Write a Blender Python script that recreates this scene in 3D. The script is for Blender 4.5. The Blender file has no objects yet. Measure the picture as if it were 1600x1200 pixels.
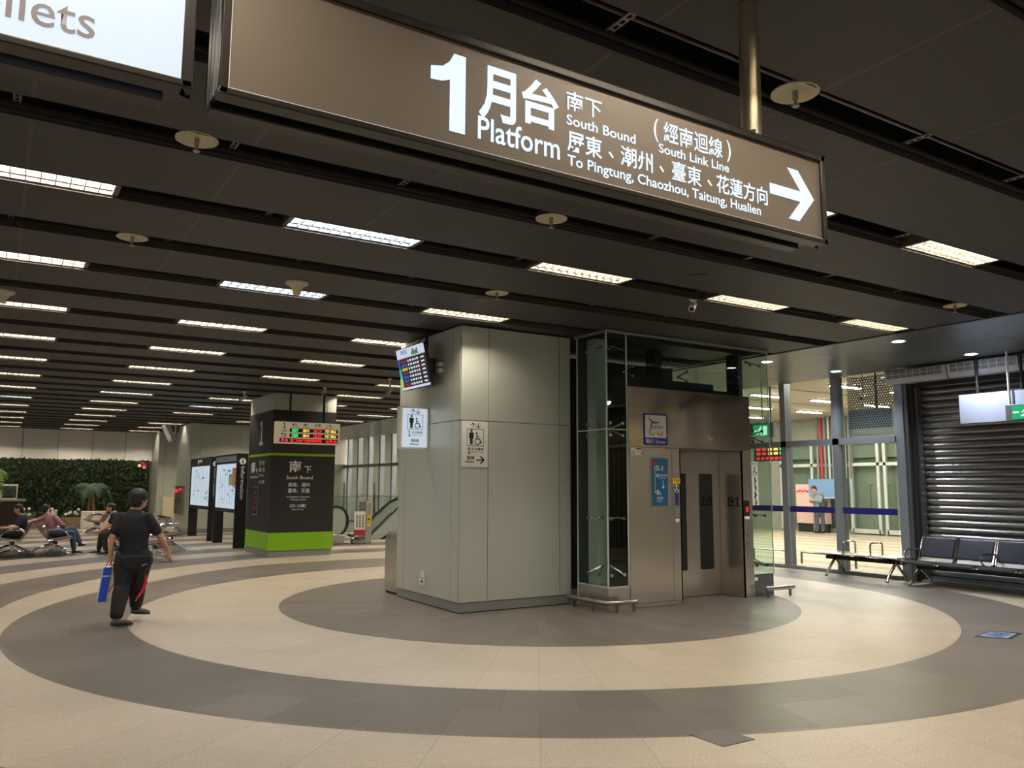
import bpy, bmesh, math, random
from mathutils import Vector, Matrix
random.seed(7)
S = bpy.context.scene
COL = S.collection
PI = math.pi

# ------------------------------------------------------------------ camera, world, exposure
H = 1.65
YAW, PITCH, ROLL, FPX = 0.56063, 0.12557, 0.004493, 1269.75
fw = Vector((math.sin(YAW) * math.cos(PITCH), math.cos(YAW) * math.cos(PITCH), math.sin(PITCH)))
rt0 = Vector((math.cos(YAW), -math.sin(YAW), 0)); up0 = rt0.cross(fw)
rt = rt0 * math.cos(ROLL) + up0 * math.sin(ROLL); up = up0 * math.cos(ROLL) - rt0 * math.sin(ROLL)
cd = bpy.data.cameras.new('camera'); cam = bpy.data.objects.new('camera', cd); COL.objects.link(cam)
cd.sensor_width = 36; cd.lens = FPX * 36 / 1600; cd.clip_start = 0.05; cd.clip_end = 200
cam.matrix_world = Matrix(((rt.x, up.x, -fw.x, 0), (rt.y, up.y, -fw.y, 0), (rt.z, up.z, -fw.z, H), (0, 0, 0, 1)))
S.camera = cam
w = bpy.data.worlds.new('world'); S.world = w; w.use_nodes = True
w.node_tree.nodes['Background'].inputs[0].default_value = (1.0, 0.965, 0.90, 1)
w.node_tree.nodes['Background'].inputs[1].default_value = 0.42
S.view_settings.view_transform = 'Standard'; S.view_settings.look = 'None'
S.view_settings.gamma = 1; S.view_settings.use_curve_mapping = False
S.view_settings.exposure = 0.2
S.cycles.max_bounces = 7; S.cycles.diffuse_bounces = 3; S.cycles.glossy_bounces = 4
S.cycles.transparent_max_bounces = 16; S.cycles.sample_clamp_indirect = 4.0
S.cycles.caustics_reflective = False; S.cycles.caustics_refractive = False
S.cycles.use_denoising = True
TUBE = 170.0          # emission strength of the ceiling tubes
DOWN = 40.0

# ------------------------------------------------------------------ materials
def lin(c):
    return tuple(((v / 255) / 12.92 if v / 255 <= 0.04045 else ((v / 255 + 0.055) / 1.055) ** 2.4) for v in c)
MATS = {}
def mat(name, rgb, rough=0.5, metal=0.0, emit=0.0, spec=0.5, noise=None, aniso=0.0):
    m = bpy.data.materials.new(name); m.use_nodes = True
    b = m.node_tree.nodes['Principled BSDF']; c = lin(rgb) + (1,)
    b.inputs['Base Color'].default_value = c; b.inputs['Roughness'].default_value = rough
    b.inputs['Metallic'].default_value = metal; b.inputs['Specular IOR Level'].default_value = spec
    if emit:
        b.inputs['Base Color'].default_value = tuple(v * 0.15 for v in c[:3]) + (1,); b.inputs['Emission Color'].default_value = c; b.inputs['Emission Strength'].default_value = emit * (0.87 if emit < 3 else 1.0)
    if noise:
        sc, amt = noise; N = m.node_tree.nodes; L = m.node_tree.links
        tc = N.new('ShaderNodeTexCoord'); n = N.new('ShaderNodeTexNoise'); n.inputs['Scale'].default_value = sc
        n.inputs['Detail'].default_value = 4
        L.new(tc.outputs['Object'], n.inputs['Vector'])
        r = N.new('ShaderNodeMapRange'); r.inputs['To Min'].default_value = 1 - amt; r.inputs['To Max'].default_value = 1 + amt
        L.new(n.outputs['Fac'], r.inputs['Value'])
        mx = N.new('ShaderNodeVectorMath'); mx.operation = 'SCALE'; mx.inputs[0].default_value = c[:3]
        L.new(r.outputs[0], mx.inputs['Scale']); L.new(mx.outputs[0], b.inputs['Base Color'])
    MATS[name] = m
    return m
def brushed(name, rgb, rough, metal, wave=0.0, stretch=(1, 1, 40), bump=0.02):
    """satin sheet metal with a slow waviness of the sheet"""
    m = mat(name, rgb, rough, metal); N = m.node_tree.nodes; L = m.node_tree.links; b = N['Principled BSDF']
    tc = N.new('ShaderNodeTexCoord')
    if wave:
        n2 = N.new('ShaderNodeTexNoise'); n2.inputs['Scale'].default_value = 1.1; n2.inputs['Detail'].default_value = 1
        L.new(tc.outputs['Object'], n2.inputs['Vector'])
        bp = N.new('ShaderNodeBump'); bp.inputs['Strength'].default_value = wave; bp.inputs['Distance'].default_value = 0.12
        L.new(n2.outputs['Fac'], bp.inputs['Height']); L.new(bp.outputs[0], b.inputs['Normal'])
    return m
def glass(name, tint, refl=1.0):
    m = bpy.data.materials.new(name); m.use_nodes = True; N = m.node_tree.nodes; L = m.node_tree.links
    for n in list(N): N.remove(n)
    o = N.new('ShaderNodeOutputMaterial'); mx = N.new('ShaderNodeMixShader'); t = N.new('ShaderNodeBsdfTransparent')
    g = N.new('ShaderNodeBsdfGlossy'); f = N.new('ShaderNodeMath'); f.operation = 'MULTIPLY_ADD'; f.inputs[1].default_value = 0.6; f.inputs[2].default_value = 0.022
    lw = N.new('ShaderNodeLayerWeight'); lw.inputs['Blend'].default_value = 0.5; pw = N.new('ShaderNodeMath'); pw.operation = 'POWER'; pw.inputs[1].default_value = 5.0
    L.new(lw.outputs['Facing'], pw.inputs[0]); L.new(pw.outputs[0], f.inputs[0])
    t.inputs['Color'].default_value = lin(tint) + (1,); g.inputs['Roughness'].default_value = 0.02
    g.inputs['Color'].default_value = (refl, refl, refl, 1)
    L.new(f.outputs[0], mx.inputs[0]); L.new(t.outputs[0], mx.inputs[1]); L.new(g.outputs[0], mx.inputs[2]); L.new(mx.outputs[0], o.inputs[0])
    MATS[name] = m
    return m

mat('black', (14, 14, 15), 0.5); mat('blacksoft', (24, 23, 23), 0.75); mat('charcoal', (31, 28, 27), 0.6); mat('letter_grey', (122, 116, 122), 0.5)
mat('ink', (28, 28, 28), 0.6); mat('white', (236, 236, 232), 0.5); mat('offwhite', (226, 224, 212), 0.55)
mat('lime', (128, 178, 16), 0.5); mat('plinth', (150, 150, 144), 0.4, 0.5)
brushed('panelmetal', (196, 199, 187), 0.40, 0.45, 0.05, (1, 1, 30))
brushed('steel', (192, 185, 174), 0.27, 0.82, 0.12, (1, 1, 60))
brushed('steelwavy', (190, 182, 168), 0.13, 0.9, 0.25, (1, 1, 40))
brushed('ceilmetal', (116, 122, 122), 0.3, 0.6, 0.05, (1, 1, 30))
brushed('shuttersteel', (140, 137, 134), 0.27, 0.75, 0.05, (1, 1, 30))
brushed('steeldark', (116, 117, 119), 0.3, 0.8, 0.08)
mat('chrome', (205, 205, 205), 0.12, 1.0); mat('tubesteel', (176, 172, 160), 0.26, 1.0)
brushed('polesteel', (196, 184, 156), 0.32, 0.9, 0.0, (1, 1, 3))
mat('mullion', (140, 144, 150), 0.4, 0.5); mat('rail', (62, 58, 52), 0.5, 0.4)
mat('signframe', (62, 58, 53), 0.35, 0.6); mat('signface', (118, 106, 92), 0.45, 0.25)
mat('glowwhite', (220, 240, 255), 0.5, 0, 1.1); mat('boxglow', (216, 230, 250), 0.5, 0, 0.92)
mat('boxglow_soft', (214, 230, 244), 0.5, 0, 0.72); mat('tube_warm', (255, 243, 224), 0.5, 0, TUBE); mat('tube_cool', (218, 234, 255), 0.5, 0, TUBE)
mat('louvre', (74, 70, 62), 0.4, 0.3); mat('housing', (86, 82, 74), 0.4, 0.3)
mat('down_cool', (215, 230, 255), 0.5, 0, DOWN); mat('down_warm', (255, 238, 214), 0.5, 0, DOWN * 0.6)
mat('plenum', (10, 9, 9), 0.9); mat('redpipe', (110, 16, 16), 0.5); mat('bracket', (150, 146, 136), 0.4, 0.6)
mat('beige', (206, 196, 168), 0.5); mat('cream', (214, 200, 160), 0.55)
mat('bluesign', (24, 46, 140), 0.4); mat('tealsign', (22, 92, 134), 0.4); mat('yellow', (244, 206, 30), 0.45)
mat('red', (190, 28, 36), 0.5); mat('redglow', (255, 34, 40), 0.5, 0, 1.6); mat('navy', (18, 26, 108), 0.35)
mat('skyblue', (28, 120, 170), 0.5); mat('olive', (150, 176, 50), 0.5); mat('orange', (226, 116, 34), 0.5); mat('purple', (104, 50, 120), 0.5)
mat('led_green', (50, 236, 120), 0.5, 0, 1.5); mat('led_amber', (255, 214, 96), 0.5, 0, 1.4); mat('led_red', (255, 40, 44), 0.5, 0, 1.6)
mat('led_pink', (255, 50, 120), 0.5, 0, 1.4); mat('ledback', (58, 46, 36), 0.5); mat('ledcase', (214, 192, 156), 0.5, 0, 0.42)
mat('exitgreen', (22, 178, 110), 0.5, 0, 0.9); mat('exitwhite', (230, 255, 240), 0.5, 0, 1.1)
mat('floorblue', (92, 140, 236), 0.4, 0, 0.35); mat('floorpale', (190, 214, 250), 0.4, 0, 0.35)
mat('screen_head', (214, 226, 244), 0.3, 0, 0.8); mat('screen_dark', (24, 26, 48), 0.25, 0, 0.3); mat('screen_white', (224, 228, 240), 0.3, 0, 0.85)
mat('screen_red', (150, 30, 44), 0.3, 0, 0.6); mat('screen_blue', (40, 80, 190), 0.3, 0, 0.7); mat('screen_yellow', (220, 200, 40), 0.3, 0, 0.7)
mat('screen_cyan', (30, 190, 220), 0.3, 0, 0.8); mat('screen_lime', (170, 220, 40), 0.3, 0, 0.8)
mat('mapgrey', (130, 146, 160), 0.5, 0, 0.45); mat('mapgreen', (120, 160, 110), 0.5, 0, 0.5); mat('mapbrown', (170, 120, 80), 0.5, 0, 0.5); mat('mapblue', (150, 190, 226), 0.5, 0, 0.7)
mat('leather', (96, 60, 44), 0.45); mat('cushion', (12, 15, 38), 0.32, 0, 0, 0.6); mat('seatmetal', (190, 187, 178), 0.35, 0.8)
mat('skin', (196, 142, 108), 0.55); mat('skin_pale', (214, 164, 134), 0.55); mat('hair', (20, 16, 15), 0.5); mat('hair_brown', (46, 32, 26), 0.5)
mat('shirt_black', (22, 22, 24), 0.8); mat('trouser_black', (26, 24, 24), 0.75); mat('shirt_pink', (190, 136, 150), 0.8); mat('jeans', (62, 78, 98), 0.8)
mat('shirt_navy', (36, 42, 58), 0.8); mat('shirt_grey', (120, 132, 140), 0.8); mat('bagolive', (52, 56, 34), 0.8); mat('trouser_grey', (70, 76, 92), 0.8)
mat('shoe_grey', (92, 88, 84), 0.6); mat('shoe_black', (22, 20, 20), 0.5); mat('sole_white', (222, 220, 212), 0.6); mat('bagblue', (24, 78, 196), 0.45); mat('bagpaper', (206, 200, 196), 0.6)
mat('pinkstripe', (214, 50, 84), 0.7); mat('wood_dark', (46, 26, 22), 0.4); mat('palmleaf', (66, 92, 66), 0.6); mat('palmyellow', (104, 138, 50), 0.6)
mat('trunk', (120, 98, 74), 0.8); mat('pot', (226, 220, 206), 0.6); mat('fasciawhite', (232, 228, 220), 0.5); mat('farpanel', (150, 150, 142), 0.45, 0.2)
mat('doorframe', (190, 196, 192), 0.4, 0.3); mat('roomwall', (136, 140, 130), 0.6); mat('roomceil', (178, 172, 156), 0.7); mat('pinkbox', (210, 178, 170), 0.5)
mat('rubber', (16, 16, 16), 0.45); mat('escpanel', (168, 178, 168), 0.4); mat('reddark', (176, 36, 60), 0.5); mat('grille', (126, 124, 124), 0.5); mat('aircurtain', (196, 196, 198), 0.4)
mat('panelbox', (150, 155, 170), 0.45); mat('lightpanel', (214, 224, 232), 0.5, 0, 1.0); mat('glassglow', (200, 236, 226), 0.5, 0, 0.9)
glass('glass', (240, 246, 242)); glass('glass_clear', (240, 244, 242), 0.9); glass('glass_dark', (176, 190, 178)); mat('glassedge', (190, 208, 200), 0.3)
mat('darkglass', (34, 38, 34), 0.08); mat('edgeglow', (255, 240, 222), 0.5, 0, 0.8); mat('skin_lip', (170, 96, 86), 0.5); mat('eye', (20, 16, 16), 0.3); mat('handpink', (216, 150, 150), 0.5); mat('concrete', (104, 102, 96), 0.8)

def mnode(N, L, op, a, b=None, c=None):
    n = N.new('ShaderNodeMath'); n.operation = op
    for i, v in enumerate((a, b, c)):
        if v is None: continue
        if isinstance(v, (int, float)): n.inputs[i].default_value = v
        else: L.new(v, n.inputs[i])
    return n.outputs[0]

def floor_material():
    m = bpy.data.materials.new('stone_floor'); m.use_nodes = True; N = m.node_tree.nodes; L = m.node_tree.links; b = N['Principled BSDF']
    g = N.new('ShaderNodeNewGeometry'); sp = N.new('ShaderNodeSeparateXYZ'); L.new(g.outputs['Position'], sp.inputs[0])
    x, y = sp.outputs[0], sp.outputs[1]
    F = lambda op, a, b_=None, c=None: mnode(N, L, op, a, b_, c)
    def dist(cx, cy):
        dx = F('SUBTRACT', x, cx); dy = F('SUBTRACT', y, cy)
        return F('SQRT', F('ADD', F('MULTIPLY', dx, dx), F('MULTIPLY', dy, dy))), dx, dy
    def sstep(v, lo, hi):
        n = N.new('ShaderNodeMapRange'); n.interpolation_type = 'SMOOTHSTEP'
        n.inputs['From Min'].default_value = lo; n.inputs['From Max'].default_value = hi; L.new(v, n.inputs['Value']); return n.outputs[0]
    r0, dx, dy = dist(6.95, 10.33); r1, _, _ = dist(8.2, 11.3)
    outer = F('ADD', 6.82, F('MULTIPLY', 0.6, sstep(F('DIVIDE', dy, r0), 0.72, 1.0)))
    d1 = F('LESS_THAN', r0, 3.72)
    d2 = F('MULTIPLY', F('GREATER_THAN', r0, 5.55), F('LESS_THAN', r0, outer))
    k = sstep(y, 9, 13)
    rr = F('ADD', F('MULTIPLY', r1, k), F('MULTIPLY', F('ADD', r0, 0.1), F('SUBTRACT', 1.0, k)))
    fr = F('FRACT', F('DIVIDE', F('SUBTRACT', rr, 8.25), 2.2))
    d3 = F('MULTIPLY', F('MULTIPLY', F('LESS_THAN', fr, 0.53), F('GREATER_THAN', rr, 8.25)), F('GREATER_THAN', r0, outer))
    hall = F('MINIMUM', 1.0, F('ADD', F('ADD', d1, d2), d3))
    room = F('LESS_THAN', F('FRACT', F('DIVIDE', F('SUBTRACT', x, 14.4), 1.15)), 0.34)
    far = F('GREATER_THAN', x, 14.05)
    dark = F('ADD', F('MULTIPLY', hall, F('SUBTRACT', 1.0, far)), F('MULTIPLY', F('MULTIPLY', room, far), 0.55))
    # tiles: wedge slabs laid around the rings
    th = F('ARCTAN2', dy, dx)
    ri = F('FLOOR', F('DIVIDE', r0, 0.615)); rf = F('FRACT', F('DIVIDE', r0, 0.615))
    cnt = F('FLOOR', F('ADD', 6.0, F('MULTIPLY', F('DIVIDE', r0, 1.845), 11)))
    tt = F('ADD', F('MULTIPLY', F('DIVIDE', th, 2 * PI), 64), F('MULTIPLY', F('MODULO', ri, 2.0), F('MULTIPLY', dark, 0.5)))
    ti = F('FLOOR', tt); tf = F('FRACT', tt)
    wn = N.new('ShaderNodeTexWhiteNoise'); wn.noise_dimensions = '2D'
    cb = N.new('ShaderNodeCombineXYZ'); L.new(ti, cb.inputs[0]); L.new(ri, cb.inputs[1]); L.new(cb.outputs[0], wn.inputs['Vector'])
    arc = F('MULTIPLY', r0, 2 * PI / 64)
    e1 = F('MULTIPLY', F('MINIMUM', tf, F('SUBTRACT', 1.0, tf)), arc)
    e2 = F('MULTIPLY', F('MINIMUM', rf, F('SUBTRACT', 1.0, rf)), 0.615)
    j1 = F('LESS_THAN', e1, 0.0035); j2 = F('MULTIPLY', F('LESS_THAN', e2, 0.003), 0.55)
    joint = F('MULTIPLY', F('MAXIMUM', j1, j2), F('LESS_THAN', r0, 9.5))
    sp1 = N.new('ShaderNodeTexNoise'); sp1.inputs['Scale'].default_value = 75; sp1.inputs['Detail'].default_value = 4; L.new(g.outputs['Position'], sp1.inputs['Vector'])
    mpn = N.new('ShaderNodeMapping'); mpn.inputs['Scale'].default_value = (1, 6, 1); L.new(g.outputs['Position'], mpn.inputs['Vector'])
    sp2 = N.new('ShaderNodeTexNoise'); sp2.inputs['Scale'].default_value = 3; sp2.inputs['Detail'].default_value = 5; L.new(mpn.outputs[0], sp2.inputs['Vector'])
    mx = N.new('ShaderNodeMix'); mx.data_type = 'RGBA'
    mx.inputs[6].default_value = lin((178, 166, 148)) + (1,); mx.inputs[7].default_value = lin((111, 103, 96)) + (1,)
    L.new(dark, mx.inputs[0])
    amp = F('ADD', 0.05, F('MULTIPLY', dark, 0.09))
    v = F('ADD', 1.0, F('MULTIPLY', F('SUBTRACT', wn.outputs['Value'], 0.5), F('MULTIPLY', amp, 2.0)))
    v = F('ADD', v, F('MULTIPLY', F('SUBTRACT', sp1.outputs['Fac'], 0.5), F('ADD', 1.25, F('MULTIPLY', dark, -0.85))))
    v = F('ADD', v, F('MULTIPLY', F('SUBTRACT', sp2.outputs['Fac'], 0.5), 0.22))
    v = F('MULTIPLY', v, F('SUBTRACT', 1.0, F('MULTIPLY', joint, 0.3)))
    sc = N.new('ShaderNodeVectorMath'); sc.operation = 'SCALE'; L.new(mx.outputs[2], sc.inputs[0]); L.new(v, sc.inputs['Scale'])
    L.new(sc.outputs[0], b.inputs['Base Color']); b.inputs['Roughness'].default_value = 0.42; b.inputs['Specular IOR Level'].default_value = 0.35
    return m
MATS['stone_floor'] = floor_material()

def holes_material(name, base, hole, pitch, seam=None, rough=0.55, metal=0.2, alpha=False):
    """perforated sheet: staggered round holes, with the sheets' seams"""
    m = mat(name, base, rough, metal); N = m.node_tree.nodes; L = m.node_tree.links; b = N['Principled BSDF']
    F = lambda op, a, b_=None, c=None: mnode(N, L, op, a, b_, c)
    g = N.new('ShaderNodeNewGeometry'); sp = N.new('ShaderNodeSeparateXYZ'); L.new(g.outputs['Position'], sp.inputs[0])
    u, v = (sp.outputs[0], sp.outputs[1]) if not alpha else (sp.outputs[1], sp.outputs[2])
    vy = F('DIVIDE', v, pitch * 0.866); row = F('MODULO', F('FLOOR', vy), 2.0)
    ux = F('ADD', F('DIVIDE', u, pitch), F('MULTIPLY', row, 0.5))
    cx = F('SUBTRACT', F('FRACT', ux), 0.5); cy = F('MULTIPLY', F('SUBTRACT', F('FRACT', vy), 0.5), 0.866)
    d = F('SQRT', F('ADD', F('MULTIPLY', cx, cx), F('MULTIPLY', cy, cy)))
    h = F('LESS_THAN', d, 0.34)
    if alpha:
        L.new(F('SUBTRACT', 1.0, h), b.inputs['Alpha'])
        return m
    mx = N.new('ShaderNodeMix'); mx.data_type = 'RGBA'; mx.inputs[6].default_value = lin(base) + (1,); mx.inputs[7].default_value = lin(hole) + (1,)
    fac = h
    if seam:
        s = F('FRACT', F('DIVIDE', F('SUBTRACT', u, 0.02), seam)); edge = F('LESS_THAN', F('MINIMUM', s, F('SUBTRACT', 1.0, s)), 0.012 / seam)
        fac = F('MULTIPLY', h, F('SUBTRACT', 1.0, edge))
    L.new(fac, mx.inputs[0]); L.new(mx.outputs[2], b.inputs['Base Color'])
    return m
holes_material('ceilmesh', (78, 76, 76), (16, 15, 15), 0.013, 1.242)
holes_material('screenmesh', (124, 128, 128), (0, 0, 0), 0.055, alpha=True)

def hedge_material():
    m = mat('hedge', (40, 58, 24), 0.8); N = m.node_tree.nodes; L = m.node_tree.links; b = N['Principled BSDF']
    tc = N.new('ShaderNodeTexCoord'); n = N.new('ShaderNodeTexNoise'); n.inputs['Scale'].default_value = 9; n.inputs['Detail'].default_value = 6
    L.new(tc.outputs['Object'], n.inputs['Vector']); r = N.new('ShaderNodeValToRGB')
    r.color_ramp.elements[0].position = 0.35; r.color_ramp.elements[0].color = lin((14, 27, 10)) + (1,)
    r.color_ramp.elements[1].position = 0.7; r.color_ramp.elements[1].color = lin((52, 72, 28)) + (1,)
    L.new(n.outputs['Fac'], r.inputs[0]); L.new(r.outputs[0], b.inputs['Base Color'])
hedge_material()
def brick_material():
    m = mat('brick', (150, 128, 100), 0.8); N = m.node_tree.nodes; L = m.node_tree.links; b = N['Principled BSDF']
    tc = N.new('ShaderNodeTexCoord'); mp = N.new('ShaderNodeMapping'); mp.inputs['Rotation'].default_value = (PI / 2, 0, 0)
    t = N.new('ShaderNodeTexBrick'); t.inputs['Scale'].default_value = 4
    t.inputs['Color1'].default_value = lin((170, 146, 112)) + (1,); t.inputs['Color2'].default_value = lin((132, 108, 84)) + (1,); t.inputs['Mortar'].default_value = lin((84, 72, 60)) + (1,)
    L.new(tc.outputs['Object'], mp.inputs[0]); L.new(mp.outputs[0], t.inputs['Vector']); L.new(t.outputs[0], b.inputs['Base Color'])
brick_material()

# ------------------------------------------------------------------ mesh builder
X, Y, Z = Vector((1, 0, 0)), Vector((0, 1, 0)), Vector((0, 0, 1))
class Frame:
    """a drawing plane: origin o, right u, up v, outward n"""
    def __init__(s, o, u, v): s.o, s.u, s.v = Vector(o), Vector(u), Vector(v); s.n = s.u.cross(s.v).normalized()
    def p(s, a, b, d=0.0): return s.o + s.u * a + s.v * b + s.n * d
def south(y): return Frame((0, y, 0), X, Z)              # faces -Y: coordinates are world x, z
def west(x): return Frame((x, 0, 0), -Y, Z)              # faces -X: coordinates are -world y, z
def ground(z): return Frame((0, 0, z), X, Y)

class MB:
    def __init__(s, root=None):
        s.v, s.f, s.m, s.sm, s.names = [], [], [], [], []
        s.off = Vector(root['loc0']) if root is not None and 'loc0' in root else Vector((0, 0, 0))
    def mi(s, m):
        if m not in s.names: s.names.append(m)
        return s.names.index(m)
    def add(s, vs, fs, m, smooth=False):
        k = len(s.v); s.v += [Vector(a) for a in vs]; i = s.mi(m)
        for f in fs: s.f.append([k + j for j in f]); s.m.append(i); s.sm.append(smooth)
        return s
    def box(s, x0, y0, z0, x1, y1, z1, m):
        vs = [(x, y, z) for z in (z0, z1) for y in (y0, y1) for x in (x0, x1)]
        return s.add(vs, [(0, 2, 3, 1), (4, 5, 7, 6), (0, 1, 5, 4), (2, 6, 7, 3), (0, 4, 6, 2), (1, 3, 7, 5)], m)
    def fbox(s, fr, a0, b0, a1, b1, d0, d1, m):
        return s.prism(fr, [(a0, b0), (a1, b0), (a1, b1), (a0, b1)], d0, d1, m)
    def prism(s, fr, poly, d0, d1, m):
        n = len(poly); vs = [fr.p(a, b, d0) for a, b in poly] + [fr.p(a, b, d1) for a, b in poly]
        fs = [tuple(range(n))[::-1], tuple(range(n, 2 * n))] + [(i, (i + 1) % n, n + (i + 1) % n, n + i) for i in range(n)]
        return s.add(vs, fs, m)
    def ring(s, fr, c, r0, r1, a0, a1, d0, d1, m, n=20):
        pts = [(a0 + (a1 - a0) * i / n) for i in range(n + 1)]
        for p, q in zip(pts, pts[1:]):
            s.prism(fr, [(c[0] + r * math.cos(t), c[1] + r * math.sin(t)) for r, t in ((r0, p), (r1, p), (r1, q), (r0, q))], d0, d1, m)
        return s
    def disc(s, fr, c, r, d0, d1, m, n=20, ry=None):
        return s.prism(fr, [(c[0] + r * math.cos(2 * PI * i / n), c[1] + (ry or r) * math.sin(2 * PI * i / n)) for i in range(n)], d0, d1, m)
    def stroke(s, fr, pts, w, d0, d1, m):
        for (ax, ay), (bx, by) in zip(pts, pts[1:]):
            l = math.hypot(bx - ax, by - ay) or 1e-6; nx, ny = -(by - ay) / l * w / 2, (bx - ax) / l * w / 2; ex, ey = (bx - ax) / l * w * 0.3, (by - ay) / l * w * 0.3
            s.prism(fr, [(ax - nx - ex, ay - ny - ey), (bx - nx + ex, by - ny + ey), (bx + nx + ex, by + ny + ey), (ax + nx - ex, ay + ny - ey)], d0, d1, m)
        return s
    def rrect(s, fr, a0, b0, a1, b1, r, d0, d1, m):
        P = []
        for cx, cy, t in ((a1 - r, b0 + r, -PI / 2), (a1 - r, b1 - r, 0), (a0 + r, b1 - r, PI / 2), (a0 + r, b0 + r, PI)):
            P += [(cx + r * math.cos(t + i * PI / 8), cy + r * math.sin(t + i * PI / 8)) for i in range(5)]
        return s.prism(fr, P, d0, d1, m)
    def tube(s, pts, r, m, n=10, smooth=True, caps=True):
        pts = [Vector(p) for p in pts]; R = r if isinstance(r, (list, tuple)) else [r] * len(pts); vs, fs = [], []
        t0 = (pts[1] - pts[0]).normalized(); a = t0.orthogonal().normalized()
        for i, p in enumerate(pts):
            t = ((pts[min(i + 1, len(pts) - 1)] - p).normalized() + (p - pts[max(i - 1, 0)]).normalized())
            t = t.normalized() if t.length > 1e-6 else t0
            a = (a - t * a.dot(t)).normalized(); bb = t.cross(a)
            vs += [p + (a * math.cos(2 * PI * k / n) + bb * math.sin(2 * PI * k / n)) * R[i] for k in range(n)]
        for i in range(len(pts) - 1):
            fs += [(i * n + k, i * n + (k + 1) % n, (i + 1) * n + (k + 1) % n, (i + 1) * n + k) for k in range(n)]
        s.add(vs, fs, m, smooth)
        if caps: s.add(vs[:n], [tuple(range(n))[::-1]], m); s.add(vs[-n:], [tuple(range(n))], m)
        return s
    def lathe(s, c, prof, m, n=20, axis=Z, smooth=True):
        c = Vector(c); a = axis.orthogonal().normalized(); b = axis.cross(a); vs = []
        for r, h in prof: vs += [c + axis * h + (a * math.cos(2 * PI * k / n) + b * math.sin(2 * PI * k / n)) * r for k in range(n)]
        fs = [(i * n + k, i * n + (k + 1) % n, (i + 1) * n + (k + 1) % n, (i + 1) * n + k) for i in range(len(prof) - 1) for k in range(n)]
        s.add(vs, fs, m, smooth); s.add(vs[:n], [tuple(range(n))[::-1]], m); s.add(vs[-n:], [tuple(range(n))], m); return s
    def ell(s, c, r, m, nu=14, nv=9, rot=None):
        c = Vector(c); r = (r, r, r) if isinstance(r, (int, float)) else r; vs = []; rot = rot or Matrix.Identity(3)
        for j in range(nv + 1):
            t = PI * j / nv
            for i in range(nu):
                q = 2 * PI * i / nu; vs.append(c + rot @ Vector((r[0] * math.sin(t) * math.cos(q), r[1] * math.sin(t) * math.sin(q), -r[2] * math.cos(t))))
        fs = [(j * nu + i, j * nu + (i + 1) % nu, (j + 1) * nu + (i + 1) % nu, (j + 1) * nu + i) for j in range(nv) for i in range(nu)]
        return s.add(vs, fs, m, True)
    def sweep(s, prof, o, along, a, b, L, m, smooth=False):
        """closed 2-D profile (in axes a, b) pushed along a direction"""
        o, along, a, b = Vector(o), Vector(along), Vector(a), Vector(b); n = len(prof)
        vs = [o + a * p + b * q for p, q in prof] + [o + a * p + b * q + along * L for p, q in prof]
        s.add(vs, [(i, (i + 1) % n, n + (i + 1) % n, n + i) for i in range(n)], m, smooth)
        return s.add(vs, [tuple(range(n))[::-1], tuple(range(n, 2 * n))], m)
    def build(s, name, parent=None, bevel=0.0, remesh=0.0, xf=None):
        me = bpy.data.meshes.new(name)
        V = [xf @ v for v in s.v] if xf else s.v
        me.from_pydata([tuple(v - s.off) for v in V], [], s.f)
        for n in s.names: me.materials.append(MATS[n])
        me.polygons.foreach_set('material_index', s.m); me.polygons.foreach_set('use_smooth', s.sm)
        bm = bmesh.new(); bm.from_mesh(me)
        if remesh <= 0: bmesh.ops.remove_doubles(bm, verts=bm.verts, dist=1e-5)
        bmesh.ops.recalc_face_normals(bm, faces=bm.faces); bm.to_mesh(me); bm.free()
        me.set_sharp_from_angle(angle=math.radians(40))
        o = bpy.data.objects.new(name, me); COL.objects.link(o)
        if remesh > 0:
            md = o.modifiers.new('r', 'REMESH'); md.mode = 'VOXEL'; md.voxel_size = remesh; md.use_smooth_shade = True
            ms = o.modifiers.new('s', 'SMOOTH'); ms.factor = 0.5; ms.iterations = 4
            dg = bpy.context.evaluated_depsgraph_get(); dg.update()
            m2 = bpy.data.meshes.new_from_object(o.evaluated_get(dg)); o.modifiers.clear(); o.data = m2
            m2.materials.clear(); m2.materials.append(MATS[s.names[0]])
            for p in m2.polygons: p.use_smooth = True; p.material_index = 0
        if bevel:
            md = o.modifiers.new('bevel', 'BEVEL'); md.width = bevel; md.segments = 2; md.limit_method = 'ANGLE'; md.angle_limit = math.radians(50)
        if parent is not None: o.parent = parent
        return o

def thing(name, loc, label, cat, group=None):
    o = bpy.data.objects.new(name, None); COL.objects.link(o); o.location = loc; o.empty_display_size = 0.1
    o['loc0'] = list(loc); o['label'] = label; o['category'] = cat
    if group: o['group'] = group
    return o
def tag(o, label, cat, group=None):
    o['label'] = label; o['category'] = cat
    if group: o['group'] = group
    return o
def struct(o): o['kind'] = 'structure'; return o
def dup(root, loc, label=None, group=None, rotz=None, swap=None):
    def cp(o, parent):
        c = o.copy(); COL.objects.link(c); c.parent = parent
        for ch in list(o.children): cp(ch, c)
        return c
    r = root.copy(); COL.objects.link(r); r.location = loc
    if rotz is not None: r.rotation_euler = (0, 0, rotz)
    if label: r['label'] = label
    if group: r['group'] = group
    for ch in list(root.children): cp(ch, r)
    return r

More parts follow.
